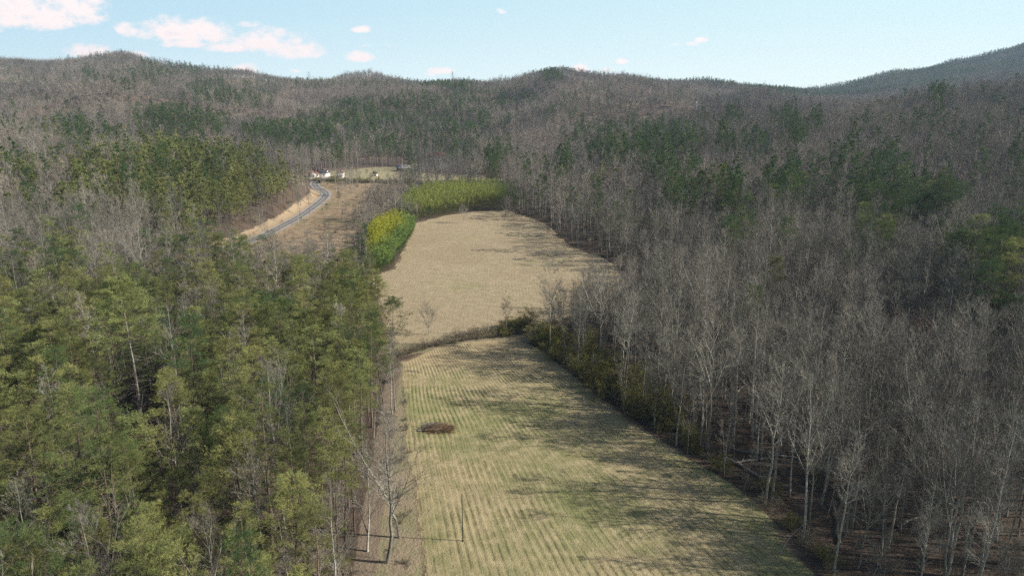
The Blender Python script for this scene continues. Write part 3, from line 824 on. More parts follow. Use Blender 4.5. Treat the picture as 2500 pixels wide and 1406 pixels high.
BARE1 += [merged('m', *bare_tree(304 + i, H, .36, sp, 1, kd), FT, FCD) for i, (H, sp, kd) in enumerate([(21, 4.8, 'oak'), (22, 4.2, 'poplar')])]
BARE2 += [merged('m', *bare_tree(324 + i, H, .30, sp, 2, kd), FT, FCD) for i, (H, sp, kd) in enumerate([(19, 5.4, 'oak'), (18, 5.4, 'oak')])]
PINE1 = [merged('m', *pine_tree(340 + i, H, .42, sp, 1, 'scrub'), PT, PC) for i, (H, sp) in enumerate([(20, 4.0), (18, 3.8), (21, 3.8)])]
PINE1 += [merged('m', *pine_tree(350 + i, H, .40, sp, 1, kd), PT, PCD) for i, (H, sp, kd) in enumerate([(23, 4.4, 'white'), (20, 4.2, 'round'), (25, 4.0, 'white')])]
PINE2 = [merged('m', *pine_tree(360 + i, H, .35, sp, 2, kd), PT, PCD) for i, (H, sp, kd) in enumerate([(21, 3.6, 'white'), (18, 4.0, 'round'), (22, 3.4, 'white')])]
SAP = [merged('m', *bare_tree(380 + i, H, .25, sp, 1, 'poplar', tw=.45, r0=.06), BT, BC) for i, (H, sp) in enumerate([(9, 1.8), (7, 2.0), (11, 2.0)])]
SH = [tmpl('shrub', shrub(400, 3.2, 2.6, 7, 5), [M['bush_brown']], [M['bush']], 'olive'), tmpl('shrub', shrub(401, 2.6, 2.4, 8, 4), [M['bush_brown']], [M['bush']], 'rounded olive'),
      tmpl('shrub', shrub(402, 3.0, 2.6, 12, 0), [M['bush_brown']], [M['bush_brown']], 'brown twiggy'), tmpl('shrub', shrub(403, 2.0, 2.2, 12, 0), [M['bush_brown']], [M['bush_brown']], 'low grey-brown'), tmpl('shrub', shrub(404, 4.2, 2.8, 7, 4), [M['bush_brown']], [M['bush']], 'tall olive')]

# ------------------------------------------------------------------ scattering
def lattice(Y0, Y1, s, umin, umax, seed, jit=.42, pad=25):
    rg = np.random.default_rng(seed)
    X, Y = np.meshgrid(np.arange(umin * Y1 - pad, umax * Y1 + pad, s), np.arange(Y0, Y1, s))
    X = X + rg.uniform(-jit, jit, X.shape) * s + (np.arange(X.shape[0])[:, None] % 2) * s * .5; Y = Y + rg.uniform(-jit, jit, Y.shape) * s
    x, y = X.ravel(), Y.ravel(); k = (x > umin * y - pad) & (x < umax * y + pad)
    return x[k], y[k]


BAMBOO_A = poly([(893, 674), (950, 660), (985, 612), (1003, 575), (1010, 556), (950, 556), (905, 575), (896, 620)])
BAMBOO_B = poly([(975, 540), (1010, 543), (1080, 528), (1150, 516), (1240, 512), (1290, 505), (1250, 484), (1150, 476), (1050, 478), (1000, 500)])
BAMBOO_C = np.array([g(845, 760), g(890, 770), g(893, 720), g(880, 690), g(830, 690), g(805, 715)])
PINE_EDGE = poly([(0, 820), (250, 800), (500, 780), (620, 770), (800, 760)])
CLEAR = [NEAR_FIELD, FAR_FIELD, TRACK, SCRUB, MEADOW, BAMBOO_A, BAMBOO_B]
RED_ROOF = at(1065, 384, 735)[:2]


def blocked(x, y, r=0.0):
    b = np.zeros(len(x), bool)
    for P in CLEAR:
        d = dist_line(P, x, y); b |= inside(P, x, y) | (d < r)
    b |= inside(BAMBOO_C, x, y)
    b |= inside(STRIP, x, y) | inside(poly([(960, 845), (975, 885), (1130, 840), (1270, 830), (1260, 800), (1040, 836)]), x, y)
    b |= (dist_line(ROADS, x, y, False) < np.where(LEFT_OF_ROAD(x, y), 11, 7)) & (y > 200)
    b |= (dist_line(HIGHWAY, x, y, False) < 10)
    b |= (np.abs(x - RED_ROOF[0]) < 19) & (y > RED_ROOF[1] - 26) & (y < RED_ROOF[1] + 10)
    b |= zredf(x, y) > .5
    wp = at(300, 700, 122)[:2]; b |= dist_line(np.array([wp * 1.02, wp * .80]), x, y, False) < 4.3
    b |= (y < 84) & (x > -21) & (x < np.interp(y, [40, 84], [58, 48]))
    return b


def zredf(x, y):
    z = np.zeros(np.shape(x))
    for c_, rx, ry in ((RED[0], 34, 55),):
        z = np.maximum(z, sstep(1.3, .7, np.hypot((x - c_[0]) / rx, (y - c_[1]) / ry)))
    return z


# where evergreens stand, by the direction in which their tops are seen: centre, radii, share, dark share
PR = [(430, 430, 340, 75, .80, .15), (640, 460, 130, 60, .9, .1), (560, 500, 110, 50, .75, .1), (480, 590, 130, 40, .5, .2), (300, 470, 200, 45, .6, .15), (40, 420, 60, 60, .45, .2), (160, 600, 60, 50, .5, .2), (100, 470, 90, 18, .4, .2),
      (440, 290, 110, 45, .6, .9), (300, 320, 200, 25, .25, .8), (520, 212, 60, 22, .55, .9), (600, 230, 80, 20, .35, 1), (330, 195, 80, 25, .15, 1), (400, 165, 90, 18, .3, 1), (450, 235, 80, 20, .2, 1), (215, 175, 20, 20, .4, 1), (60, 210, 80, 40, .04, 1),
      (720, 318, 110, 32, .8, 1), (850, 285, 120, 28, .65, 1), (860, 250, 70, 14, .5, 1), (1000, 240, 70, 20, .8, 1), (980, 300, 90, 30, .45, 1), (1100, 290, 110, 40, .5, 1), (1190, 230, 110, 22, .45, 1), (1000, 350, 250, 30, .25, 1), (750, 200, 300, 8, .15, 1), (1100, 200, 60, 8, .6, 1), (1350, 175, 28, 10, .8, 1),
      (1500, 292, 90, 34, .55, 1), (1430, 250, 90, 40, .15, 1), (1400, 330, 40, 20, .3, 1), (1540, 372, 75, 26, .75, .9), (1475, 345, 22, 14, .5, .8), (1600, 335, 45, 25, .4, .9), (1670, 335, 40, 22, .5, .9), (1770, 355, 20, 20, .8, .9), (1775, 300, 30, 16, .5, 1), (1790, 282, 22, 10, .6, 1), (1850, 345, 20, 14, .7, 1), (1920, 285, 30, 14, .6, 1), (1945, 330, 22, 22, .8, 1), (1990, 300, 16, 12, .6, 1), (2070, 390, 22, 16, .8, 1), (2165, 395, 26, 22, .6, 1), (2285, 232, 24, 12, .6, 1), (2230, 300, 60, 18, .2, 1),
      (1670, 478, 38, 26, .9, .8), (1625, 430, 30, 20, .5, .7), (1790, 490, 40, 18, .9, .9), (1900, 462, 60, 20, .85, .9), (1940, 440, 26, 18, .8, .9), (2110, 462, 45, 22, .7, .9), (2230, 470, 70, 28, .75, .9), (2300, 492, 50, 16, .8, .9), (1750, 450, 60, 18, .4, .6), (2140, 590, 42, 34, .9, .7), (2340, 650, 60, 30, .4, .5), (2450, 640, 60, 40, .75, .6), (2480, 580, 30, 24, .7, .9), (2400, 720, 70, 40, .4, .6), (2160, 830, 30, 20, .9, 1), (2290, 700, 30, 20, .5, .8), (2490, 380, 20, 24, .8, 1),
      (1200, 425, 18, 20, .6, 1), (1375, 405, 22, 18, .4, .9), (1210, 385, 25, 18, .5, .9), (1500, 420, 120, 20, .06, .9), (2200, 420, 300, 60, .05, .9), (1800, 560, 40, 20, .4, .8), (1550, 620, 20, 14, 0, 1)]


def classify(x, y, z, rg):
    px, py = proj(x, y, z + 18)
    p = np.where(y < 560, .03, .012) * np.ones(len(x)); dk = np.full(len(x), .9)
    for (cx, cy, rx, ry, pr, dv) in PR:
        q_ = np.hypot((px - cx) / rx, (py - cy) / ry) / np.where((cx > 1450) & (cy > 280), 1.2, 1.0) + vnoise(x, y, 25, 31) * .3
        mm = q_ < 1.0
        pr = pr * (.7 if (cx > 1380 and cy < 420) else .9 if (cx > 650 and cy < 400) else 1.0)
        p = np.where(mm, np.maximum(p, pr), p); dk = np.where(mm, dv, dk)
    # the pine wood in front
    lf = (x < -.12 * y) & (y < 203 + vnoise(x, y, 30, 33) * 10)
    p = np.where(lf, .86, p); dk = np.where(lf, .10, dk)
    far_m = (y > 560); p = np.where(far_m, p + np.maximum(vnoise(x, y, 60, 35), 0) * .12, p); p = np.where((y > 1750) & (x > 300), .75, p)  # far right mountain: massed dark evergreens stand in for its shade
    r = rg.random(len(x)); pine = r < p; dark = rg.random(len(x)) < dk
    return pine, dark


bands = [(46, 210, 4.6, 41), (210, 420, 5.1, 42), (420, 720, 5.8, 43), (720, 1250, 6.2, 44), (1250, 1900, 7.0, 45), (1900, 2900, 8.5, 46)]
PX, PY, PZ, PK, PD = [], [], [], [], []
rgs = np.random.default_rng(77)
for (a, b, s, sd_) in bands:
    x, y = lattice(a, b, s, -.80, .86 if a < 300 else .80, sd_)
    k = ~blocked(x, y, 1.2); x, y = x[k], y[k]
    z = height(x, y); k = visible(x, y, z + 20) | (y < 400); x, y, z = x[k], y[k], z[k]
    pine, dark = classify(x, y, z, rgs)
    # gaps in the bare woods
    k = (rgs.random(len(x)) < .93) | pine; PX.append(x[k]); PY.append(y[k]); PZ.append(z[k]); PK.append(pine[k]); PD.append(dark[k])
PX, PY, PZ, PK, PD = map(np.concatenate, (PX, PY, PZ, PK, PD))
scl = np.clip(rgs.normal(.96, np.where(PY > 700, .07, .13), len(PX)) + vnoise(PX, PY, 38, 91) * .10 + PK * np.where(PX > -.05 * PY, np.where(PY > 620, .04, np.where(PY > 150, .17, .06)), np.where(PY > 620, .04, np.where(PY > 210, .08, 0))) - .12 * sstep(700, 1200, PY), .60, 1.36); rot = rgs.uniform(0, 2 * np.pi, len(PX))
# trees thin and lower towards the very edges of the field
ed = np.minimum(dist_line(NEAR_FIELD, PX, PY), dist_line(FAR_FIELD, PX, PY)); scl *= np.where(ed < 6, .98, 1.0)
# on hill crests the crowns stay a little lower
PK &= ~((ed < 30) & (PX > 0) & (PY < 260))
young = (ed < 26) & (PX > 2) & (PY > 176) & (PY < 262)
scl = np.where(young, scl * .68, scl)
_k = (ed > 9) | PK | (PX < 0) | (rgs.random(len(PX)) < np.where(young, .4, .7))
PX, PY, PZ, PK, PD, scl, rot = (v_[_k] for v_ in (PX, PY, PZ, PK, PD, scl, rot))
print('trees', len(PX), 'evergreen', PK.sum())
upx, upy = proj(PX, PY, PZ + 14)
infr = (upx > -20) & (upx < 2520) & (upy < 1560)
order = np.argsort(np.hypot(PX, PY))
ind_p = [i for i in order if PK[i] and infr[i]][:296]
ind_b = [i for i in order if not PK[i] and infr[i]][:296]
single = np.zeros(len(PX), bool); single[ind_p] = True; single[ind_b] = True

ORD = ['first', 'second', 'third', 'fourth', 'fifth', 'sixth', 'seventh', 'eighth', 'ninth', 'tenth', 'eleventh', 'twelfth', 'thirteenth', 'fourteenth', 'fifteenth', 'sixteenth', 'seventeenth', 'eighteenth', 'nineteenth']
TENS = {20: 'twenty', 30: 'thirty', 40: 'forty', 50: 'fifty', 60: 'sixty'}


def ordinal(n):
    if n <= 19: return ORD[n - 1]
    t_, u_ = n // 10 * 10, n % 10
    return (TENS[t_][:-1] + 'ieth') if u_ == 0 else TENS[t_] + '-' + ORD[u_ - 1]


MARKS = [(0, 68, 'at the very bottom of the view'), (68, 80, 'just short of the lone pole'), (80, 92, 'almost level with the lone pole'), (92, 104, 'a little past the lone pole'), (104, 117, 'midway from lone pole to brush pile'), (117, 130, 'just short of the brush pile'),
         (130, 143, 'just past the brush pile'), (143, 157, 'well past the brush pile'), (157, 172, 'just short of the hedge strip'), (172, 190, 'level with the hedge strip'), (190, 215, 'just past the hedge strip'), (215, 250, 'beside the middle of the upper field'), (250, 400, 'level with the yellow bamboo'), (400, 9999, 'beyond the upper field')]


def plant(idx, templates_of, kindname, cat, group_of, side_of):
    rows = {}
    for i in idx:
        for (a, b, txt) in MARKS:
            if a <= PY[i] < b: rows.setdefault((side_of(i), txt), []).append(i); break
    for (side, txt), L_ in rows.items():
        L_.sort(key=lambda i: abs(PX[i] - (5 if side == 'sunny' else -12)))
        for k, i in enumerate(L_):
            T = templates_of(i)
            root = empty(kindname, (PX[i], PY[i], PZ[i] - .15), rot[i], scl[i])
            root.rotation_euler = (rgs.normal(0, .02), rgs.normal(0, .02), rot[i])
            kd = 'bare tree' if cat == 'bare tree' else 'pine'
            where = 'bare wood' if side != 'sunny' else 'pine wood'
            tag(root, f"{T['look']} {kd}, {ordinal(k + 1)} from field, {txt}, {where}", cat, group_of(i))
            obj('trunk', T['t'], root); obj('crown', T['c'], root)


side = lambda i: 'sunny' if PX[i] < -.05 * PY[i] else 'shady'
plant(ind_b, lambda i: BARE[(i * 7 + 3) % 10], 'bare_tree', 'bare tree', lambda i: 'leafless trees of the bare wood' if side(i) == 'shady' else 'leafless trees among the pines', side)
plant(ind_p, lambda i: (DPINES[(i * 5) % 4] if PD[i] else PINES[(i * 5 + 1) % 7]), 'pine_tree', 'pine tree', lambda i: 'pines of the pine wood' if side(i) == 'sunny' else 'dark pines among the bare trees', side)


def scatter(name, label, meshes, x, y, z, var, sc, rz, tilt=.02, seed=0):
    """one object of kind stuff: points that each carry a plant of the chosen sort"""
    colx = D.collections.new(name + ' sorts')
    for i, m in enumerate(meshes): colx.objects.link(D.objects.new(f'sort {i:03d}', m))
    me = D.meshes.new(name); n = len(x); me.vertices.add(n)
    me.vertices.foreach_set('co', np.stack([x, y, z], 1).astype(np.float32).ravel())
    rg = np.random.default_rng(seed)
    a = me.attributes.new('sort', 'INT', 'POINT'); a.data.foreach_set('value', np.asarray(var, np.int32))
    a = me.attributes.new('size', 'FLOAT_VECTOR', 'POINT'); sc = np.asarray(sc); sc3 = np.stack([sc, sc, sc * rg.uniform(.9, 1.1, n)], 1) if sc.ndim == 1 else sc
    a.data.foreach_set('vector', sc3.astype(np.float32).ravel())
    a = me.attributes.new('turn', 'FLOAT_VECTOR', 'POINT'); a.data.foreach_set('vector', np.stack([rg.normal(0, tilt, n), rg.normal(0, tilt, n), rz], 1).astype(np.float32).ravel())
    o = obj(name, me); tag(o, label, kind='stuff')
    ng = D.node_groups.new(name, 'GeometryNodeTree'); ng.interface.new_socket('Geometry', in_out='INPUT', socket_type='NodeSocketGeometry'); ng.interface.new_socket('Geometry', in_out='OUTPUT', socket_type='NodeSocketGeometry')
    N = ng.nodes; Lk = ng.links; gi = N.new('NodeGroupInput'); go = N.new('NodeGroupOutput')
    ip = N.new('GeometryNodeInstanceOnPoints'); ci = N.new('GeometryNodeCollectionInfo')
    ci.inputs['Collection'].default_value = colx; ci.inputs['Separate Children'].default_value = True; ci.inputs['Reset Children'].default_value = True
    def na(nm, ty):
        q_ = N.new('GeometryNodeInputNamedAttribute'); q_.data_type = ty; q_.inputs[0].default_value = nm; return q_.outputs[0]
    Lk.new(gi.outputs[0], ip.inputs['Points']); Lk.new(ci.outputs[0], ip.inputs['Instance']); ip.inputs['Pick Instance'].default_value = True
    Lk.new(na('sort', 'INT'), ip.inputs['Instance Index']); Lk.new(na('turn', 'FLOAT_VECTOR'), ip.inputs['Rotation']); Lk.new(na('size', 'FLOAT_VECTOR'), ip.inputs['Scale'])
    Lk.new(ip.outputs[0], go.inputs[0])
    md = o.modifiers.new('plants', 'NODES'); md.node_group = ng
    return o


rest = ~single
dist = PY
b = rest & ~PK
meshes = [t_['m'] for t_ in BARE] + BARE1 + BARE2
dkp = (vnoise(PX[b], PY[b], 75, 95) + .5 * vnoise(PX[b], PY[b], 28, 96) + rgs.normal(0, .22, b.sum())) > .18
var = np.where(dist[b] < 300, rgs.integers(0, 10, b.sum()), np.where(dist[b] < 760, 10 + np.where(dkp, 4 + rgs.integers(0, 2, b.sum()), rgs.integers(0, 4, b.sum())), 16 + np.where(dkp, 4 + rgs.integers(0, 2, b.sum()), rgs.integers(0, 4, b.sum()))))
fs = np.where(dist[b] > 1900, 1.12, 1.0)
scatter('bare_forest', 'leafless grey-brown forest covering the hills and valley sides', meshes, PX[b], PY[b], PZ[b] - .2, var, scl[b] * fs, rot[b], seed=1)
p_ = rest & PK
meshes = [t_['m'] for t_ in PINES] + [t_['m'] for t_ in DPINES] + PINE1 + PINE2
dk = PD[p_]; dy = dist[p_]; n_ = p_.sum()
var = np.where(dy < 300, np.where(dk, 7 + rgs.integers(0, 4, n_), rgs.integers(0, 7, n_)), np.where(dy < 760, 11 + np.where(dk, 3, 0) + rgs.integers(0, 3, n_), 17 + rgs.integers(0, 3, n_)))
scatter('pine_forest', 'evergreen pines beyond the front pine wood and on the hills', meshes, PX[p_], PY[p_], PZ[p_] - .2, var, scl[p_], rot[p_], seed=2)  # those on the far right mountain added to darken it like shade

# saplings and brush under the trees: nobody could count them
x, y = lattice(46, 430, 3.6, -.8, .8, 51); k = ~blocked(x, y, .3); x, y = x[k], y[k]
k = rgs.random(len(x)) < np.where((x < -.12 * y) & (y < 205), .75, .5); x, y = x[k], y[k]; z = height(x, y)
scatter('undergrowth', 'thin grey saplings and brush under the trees', SAP + [SH[2]['m'], SH[3]['m']], x, y, z - .1, rgs.choice(5, len(x), p=[.3, .25, .15, .15, .15]), rgs.uniform(.6, 1.3, len(x)), rgs.uniform(0, 6.28, len(x)), .12, seed=3)

# scrub land by the road
x, y = lattice(225, 600, 3.4, -.45, -.05, 52); inS = inside(SCRUB, x, y) & (dist_line(ROADS, x, y, False) > 7)
dn = .10 + .75 * sstep(-14, 30, x + 66 + vnoise(x, y, 40, 53) * 22 + (y - 300) * .14) * (y < 470)
k = inS & (rgs.random(len(x)) < dn); x, y = x[k], y[k]
hv = np.interp(dist_line(FAR_FIELD, x, y), [0, 20, 60], [1.4, 1.1, .7])
scatter('scrub_vegetation', 'grey saplings and brush between the road and the upper field', SAP + [SH[2]['m'], SH[3]['m']], x, y, height(x, y) - .1, rgs.choice(5, len(x), p=[.22, .22, .18, .2, .18]), rgs.uniform(.6, 1.2, len(x)) * hv, rgs.uniform(0, 6.28, len(x)), .1, seed=4)
x, y = lattice(46, 215, 2.3, -.5, -.05, 57); k = inside(TRACK, x, y) & ((x > RUT_X(y) + 3.2) | (x < RUT_X(y) - 2.6)) & (rgs.random(len(x)) < .62); x, y = x[k], y[k]
scatter('trackside_vegetation', 'low grey brush and saplings between the dirt track and the field', SAP + [SH[2]['m'], SH[3]['m'], SH[0]['m']], x, y, height(x, y) - .1, rgs.choice(6, len(x), p=[.10, .12, .06, .27, .38, .07]), rgs.uniform(.4, .85, len(x)), rgs.uniform(0, 6.28, len(x)), .1, seed=6)
x, y = lattice(548, 575, 3.0, -.27, -.02, 54); k = (np.abs(y - np.interp(x, HIGHWAY[:, 0], HIGHWAY[:, 1]) + 13) < 5); x, y = x[k], y[k]
scatter('roadside_vegetation', 'brushy verge in front of the valley highway', [SH[0]['m'], SH[2]['m'], SH[3]['m']], x, y, height(x, y), rgs.integers(0, 3, len(x)), rgs.uniform(.7, 1.4, len(x)), rgs.uniform(0, 6.28, len(x)), .1, seed=5)


def put(name, T, x, y, sc, label, cat, group=None, rz=None, parts=('trunk', 'crown')):
    root = empty(name, (x, y, float(height(x, y)) - .1), rgs.uniform(0, 6.28) if rz is None else rz, sc)
    tag(root, label, cat, group); obj(parts[0], T['t'], root); obj(parts[1], T['c'], root); return root


# shrubs along the wood's edge and across the hedge strip
edgeR = smooth_line(poly([(2060, 1500), (1990, 1400), (1870, 1235), (1720, 1130), (1580, 1040), (1420, 925), (1340, 868), (1290, 826)]), 8)
seg = np.cumsum(np.r_[0, np.linalg.norm(np.diff(edgeR, axis=0), axis=1)])
s_ = 0; n_sh = 0
while s_ < seg[-1]:
    px_, py_ = np.interp(s_, seg, edgeR[:, 0]), np.interp(s_, seg, edgeR[:, 1])
    far_ = s_ / seg[-1]
    for row in range(1 if far_ < .42 else 2 if far_ < .55 else 3):
        n_sh += 1; j = [0, 1, 4, 0, 2, 1, 3][(n_sh * 3) % 7] if far_ > .35 else [2, 3, 0, 3, 1][(n_sh) % 5]
        ox = rgs.normal(1.6 + row * 3.0, .7); sc = rgs.uniform(.8, 1.3) * (1.5 if far_ > .5 else .85)
        put('shrub', SH[j], px_ + ox, py_ + rgs.normal(0, .8), sc, f"{SH[j]['look']} shrub, {ordinal(int(s_ // 2.9) + 1)} along the wood edge, {['front', 'middle', 'back'][row]} row", 'shrub', 'shrubs along the edge of the bare wood', parts=('stem', 'foliage'))
    s_ += rgs.uniform(2.9, 3.9)
hed = smooth_line(poly([(940, 880), (985, 866), (1060, 846), (1130, 832), (1200, 822), (1290, 814)]), 8)
seg = np.cumsum(np.r_[0, np.linalg.norm(np.diff(hed, axis=0), axis=1)]); s_ = 0; n_h = 0
while s_ < seg[-1]:
    px_, py_ = np.interp(s_, seg, hed[:, 0]), np.interp(s_, seg, hed[:, 1]); fr = s_ / seg[-1]
    for row in range(1 if fr < .5 else 2 if fr < .8 else 3):
        n_h += 1; j = [3, 2, 3, 3, 2, 3][n_h % 6] if fr < .8 else [2, 0, 3, 2, 1][n_h % 5]
        put('shrub', SH[j], px_ + rgs.normal(0, .4), py_ + row * 3.2 + rgs.normal(0, .4), rgs.uniform(.75, 1.1) * (1 + .25 * fr), f"{SH[j]['look']} bush, {ordinal(int(s_ // 1.35) + 1)} along the hedge strip between fields, {['front', 'middle', 'back'][row]} row", 'bush', 'bushes of the hedge strip between the fields', parts=('stem', 'foliage'))
    s_ += rgs.uniform(1.4, 2.0)

# ------------------------------------------------------------------ bamboo
def bamboo(name, P, H, label, tint_fn, spacing=1.25, seed=5, leaves=52, lean=(.0, .0)):
    rg = np.random.default_rng(seed)
    x0, y0 = P.min(0); x1, y1 = P.max(0)
    X, Y = np.meshgrid(np.arange(x0, x1, spacing), np.arange(y0, y1, spacing)); X = X.ravel() + rg.uniform(-.5, .5, X.size) * spacing; Y = Y.ravel() + rg.uniform(-.5, .5, Y.size) * spacing
    d = dist_line(P, X, Y); k = inside(P, X, Y) | (d < .7); X, Y, d = X[k], Y[k], d[k]
    n = len(X); h = H * rg.uniform(.70, 1.15, n) * np.interp(d, [0, 3], [.82, 1.0]) * (1 + .26 * vnoise(X, Y, 5, 61)); Z = height(X, Y)
    az = rg.uniform(0, 6.28, n); out = np.stack([np.cos(az) + lean[0], np.sin(az) + lean[1]], 1); arc = h * rg.uniform(.10, .24, n)
    def pt(i, t): return np.stack([X[i] + out[i, 0] * arc[i] * t ** 2.5, Y[i] + out[i, 1] * arc[i] * t ** 2.5, Z[i] + h[i] * (t - .09 * t ** 4)], 1)
    G = Geo(); idx = np.arange(n)
    for a, b in ((0, .4), (.4, .75), (.75, 1)): G.prisms(pt(idx, np.full(n, a)), pt(idx, np.full(n, b)), .035 * (1.1 - a), .035 * (1.1 - b))
    nc = G.n
    i = np.repeat(idx, leaves); t = rg.beta(1.6, 1.0, len(i)) * .92 + .08 
    low = (d[i] > 3.5) & (t < .55); i, t = i[~low], t[~low]
    c = pt(i, t); w_ = (1 - t * .72) * h[i] * .105 + .12
    th = rg.uniform(0, 6.28, len(i)); off = np.stack([np.cos(th), np.sin(th), np.zeros(len(i))], 1) * (w_ * np.sqrt(rg.random(len(i))))[:, None]
    a0 = c + off * .55; dr = unit(off + np.array([0, 0, .55]) * w_[:, None] + rg.normal(0, .25, (len(i), 3)))
    ln = rg.uniform(.5, 1.0, len(i)); G.slivers(a0, a0 + dr * ln[:, None], .17)
    V_ = np.concatenate(G.v)
    tn = np.empty((len(V_), 3)); tn[:nc] = (.12, .13, .03)
    base = tint_fn(X, Y, d, rg)                        # a tint per cane
    lv = base[i] * rg.uniform(.75, 1.25, (len(i), 1)) * 1.0
    young = (t > .6)[:, None]; lv = np.where(young, lv, lv * .2 + np.array([.035, .075, .02]) * .8)  # leaves low on the cane tinted darker and greener to stand for shade
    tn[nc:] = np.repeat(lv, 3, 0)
    fs = []
    if G.t: fs.append(np.concatenate(G.t))
    if G.q: fs.append(np.concatenate(G.q))
    o = obj(name, mk_mesh(name, V_, fs, [M['bamboo']], cols={'tint': tn})); tag(o, label, 'bamboo', kind='stuff'); return o


YEL = np.array([.42, .41, .05]); GRN = np.array([.14, .20, .06]); OLV = np.array([.28, .30, .08]); DGR = np.array([.06, .10, .028])


def tintA(X, Y, d, rg):
    u_ = (X - np.interp(Y, [258, 350], [-48, -62])) / 10; f = sstep(.5, -.35, u_ + vnoise(X, Y, 9, 71) * .55 - (Y - 300) / 120) * sstep(266, 280, Y)
    f = f * (.65 + .35 * (rg.random(len(X)) > .3)); return GRN * (1 - f[:, None]) * 1.25 + YEL * f[:, None]


def tintB(X, Y, d, rg):
    f = sstep(-85, -50, X + vnoise(X, Y, 10, 72) * 10) * (.55 + .45 * rg.random(len(X))) * sstep(2, -16, X)  # the left end's shadowed green is put into the tint
    return DGR * (1 - f[:, None]) * 1.3 + (OLV * 1.15) * f[:, None]


def tintC(X, Y, d, rg): return np.repeat(OLV[None] * 1.1, len(X), 0)


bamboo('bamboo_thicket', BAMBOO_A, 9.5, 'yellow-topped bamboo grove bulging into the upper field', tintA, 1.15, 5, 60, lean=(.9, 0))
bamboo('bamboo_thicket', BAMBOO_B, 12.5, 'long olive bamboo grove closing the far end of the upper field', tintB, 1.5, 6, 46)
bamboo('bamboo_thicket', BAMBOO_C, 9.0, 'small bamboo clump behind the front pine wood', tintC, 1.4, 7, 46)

# ------------------------------------------------------------------ single trees one can point to
def sp(T, px, py, sc, label, cat='bare tree', name='bare_tree', group=None):
    x, y = g(px, py); return put(name, T, x, y, sc, label, cat, group)


SYC = tmpl('bare_tree', bare_tree(507, 25, .26, 5.4, 0, 'poplar', 1.0, r0=.29, wob=.36, thick=.45), [M['bark_grey']], [M['twig'], M['bark_grey']], 'gnarled')
THIN = tmpl('bare_tree', bare_tree(502, 21, .15, 4.2, 0, 'oak', 1.1, r0=.2), [M['bark_grey']], BC, 'thin')
SPREAD = tmpl('bare_tree', bare_tree(503, 8.5, .16, 4.0, 0, 'oak', 1.0, r0=.14), [M['bark_grey']], BC, 'vase shaped')
sp(SYC, 945, 1372, 1.0, 'big gnarled pale-barked bare tree beside the dirt track')
sp(THIN, 975, 1312, 1.0, 'thin dark-stemmed bare tree between dirt track and lone pole')
sp(THIN, 897, 1345, .85, 'leaning forked bare tree on the pine side of the track')
sp(BARE[8], 958, 1010, .8, 'pale slim bare tree at the field edge above the brush pile')
sp(BARE[3], 965, 1000, .75, 'slender bare tree beside the pale slim one at the field edge')
sp(SPREAD, 1047, 818, 1.0, 'small vase-shaped bare tree standing at the hedge strip')
sp(BARE[7], 1235, 820, .72, 'pale upright young tree rising from the hedge strip')
sp(SPREAD, 1352, 818, 1.3, 'dark forked tree at the hedge end by the wood')
sp(SPREAD, 1133, 545, 1.05, 'small bare tree alone in the upper field before the bamboo')
sp(SPREAD, 1235, 530, 1.3, 'pale bare tree at the upper field corner by dark thicket')
for k_, (px, py, t_, s) in enumerate([(1130, 520, 7, .35)]): pass
# row of bare trees in front of the bamboo and along the scrub
ROWT = [(985, 545, 4, .6), (1022, 540, 5, .5), (1000, 556, 7, .45), (940, 560, 8, .6), (915, 575, 4, .6), (898, 600, 3, .8), (880, 640, 1, .75), (868, 600, 7, .8), (858, 640, 9, .7), (838, 660, 3, .7), (810, 668, 8, .75), (925, 530, 2, .6), (955, 525, 5, .6), (896, 668, 1, .7), (870, 560, 7, .7), (905, 545, 8, .6),
        (822, 470, 6, 1.0), (838, 478, 8, 1.05), (855, 465, 4, 1.0), (828, 500, 3, .9), (862, 480, 5, .9), (846, 455, 2, 1.05), (875, 462, 8, .9)]
for k_, (px, py, t_, s) in enumerate(ROWT):
    sp(BARE[t_], px, py, s, f"{BARE[t_]['look']} bare tree, {ordinal(k_ + 1)} of those scattered " + ('behind the bamboo groves' if k_ < 16 else 'by the road bend'), group='bare trees between road and upper field')
for k_, (px, py, t_, s) in enumerate([(640, 603, 3, .78), (650, 600, 7, .8), (728, 545, 1, .8), (733, 543, 3, .85), (757, 523, 7, .95), (738, 540, 9, .8), (783, 478, 8, .85), (690, 566, 7, .4)]):
    sp(BARE[t_], px, py, s, f"{BARE[t_]['look']} roadside tree, {ordinal(k_ + 1)} along the winding road", group='thin trees along the road')
for k_, (px, py, s, t_) in enumerate([(722, 652, .26, 1), (828, 500, .4, 1), (798, 520, .28, 3), (716, 600, .22, 3), (660, 645, .34, 1), (770, 620, .24, 3), (770, 655, .3, 1), (737, 548, .2, 3), (896, 435, .36, 1), (918, 437, .34, 3), (1076, 470, .3, 1), (925, 478, .25, 3), (845, 620, .3, 1), (860, 655, .45, 3), (965, 455, .25, 1)]):
    x, y = g(px, py); put('young_pine', DPINES[t_] if k_ % 3 else PINES[3], x, y, s, f"small round young pine, {ordinal(k_ + 1)} dotted over the scrub by the road", 'young pine', 'young pines on the scrub land')
x, y = g(1203, 505); put('pine_tree', DPINES[2], x, y + 60, .95, 'narrow dark evergreen rising behind the olive bamboo grove', 'pine tree')
for k_, (px, py) in enumerate([(1255, 500), (1275, 520), (1262, 488), (1290, 530), (1240, 486)]):
    x, y = g(px, py); put('pine_tree', DPINES[3], x, y, .5, f"low dark evergreen, {ordinal(k_ + 1)} in the thicket at the bamboo's shaded end", 'pine tree', 'low dark evergreens beside the bamboo')
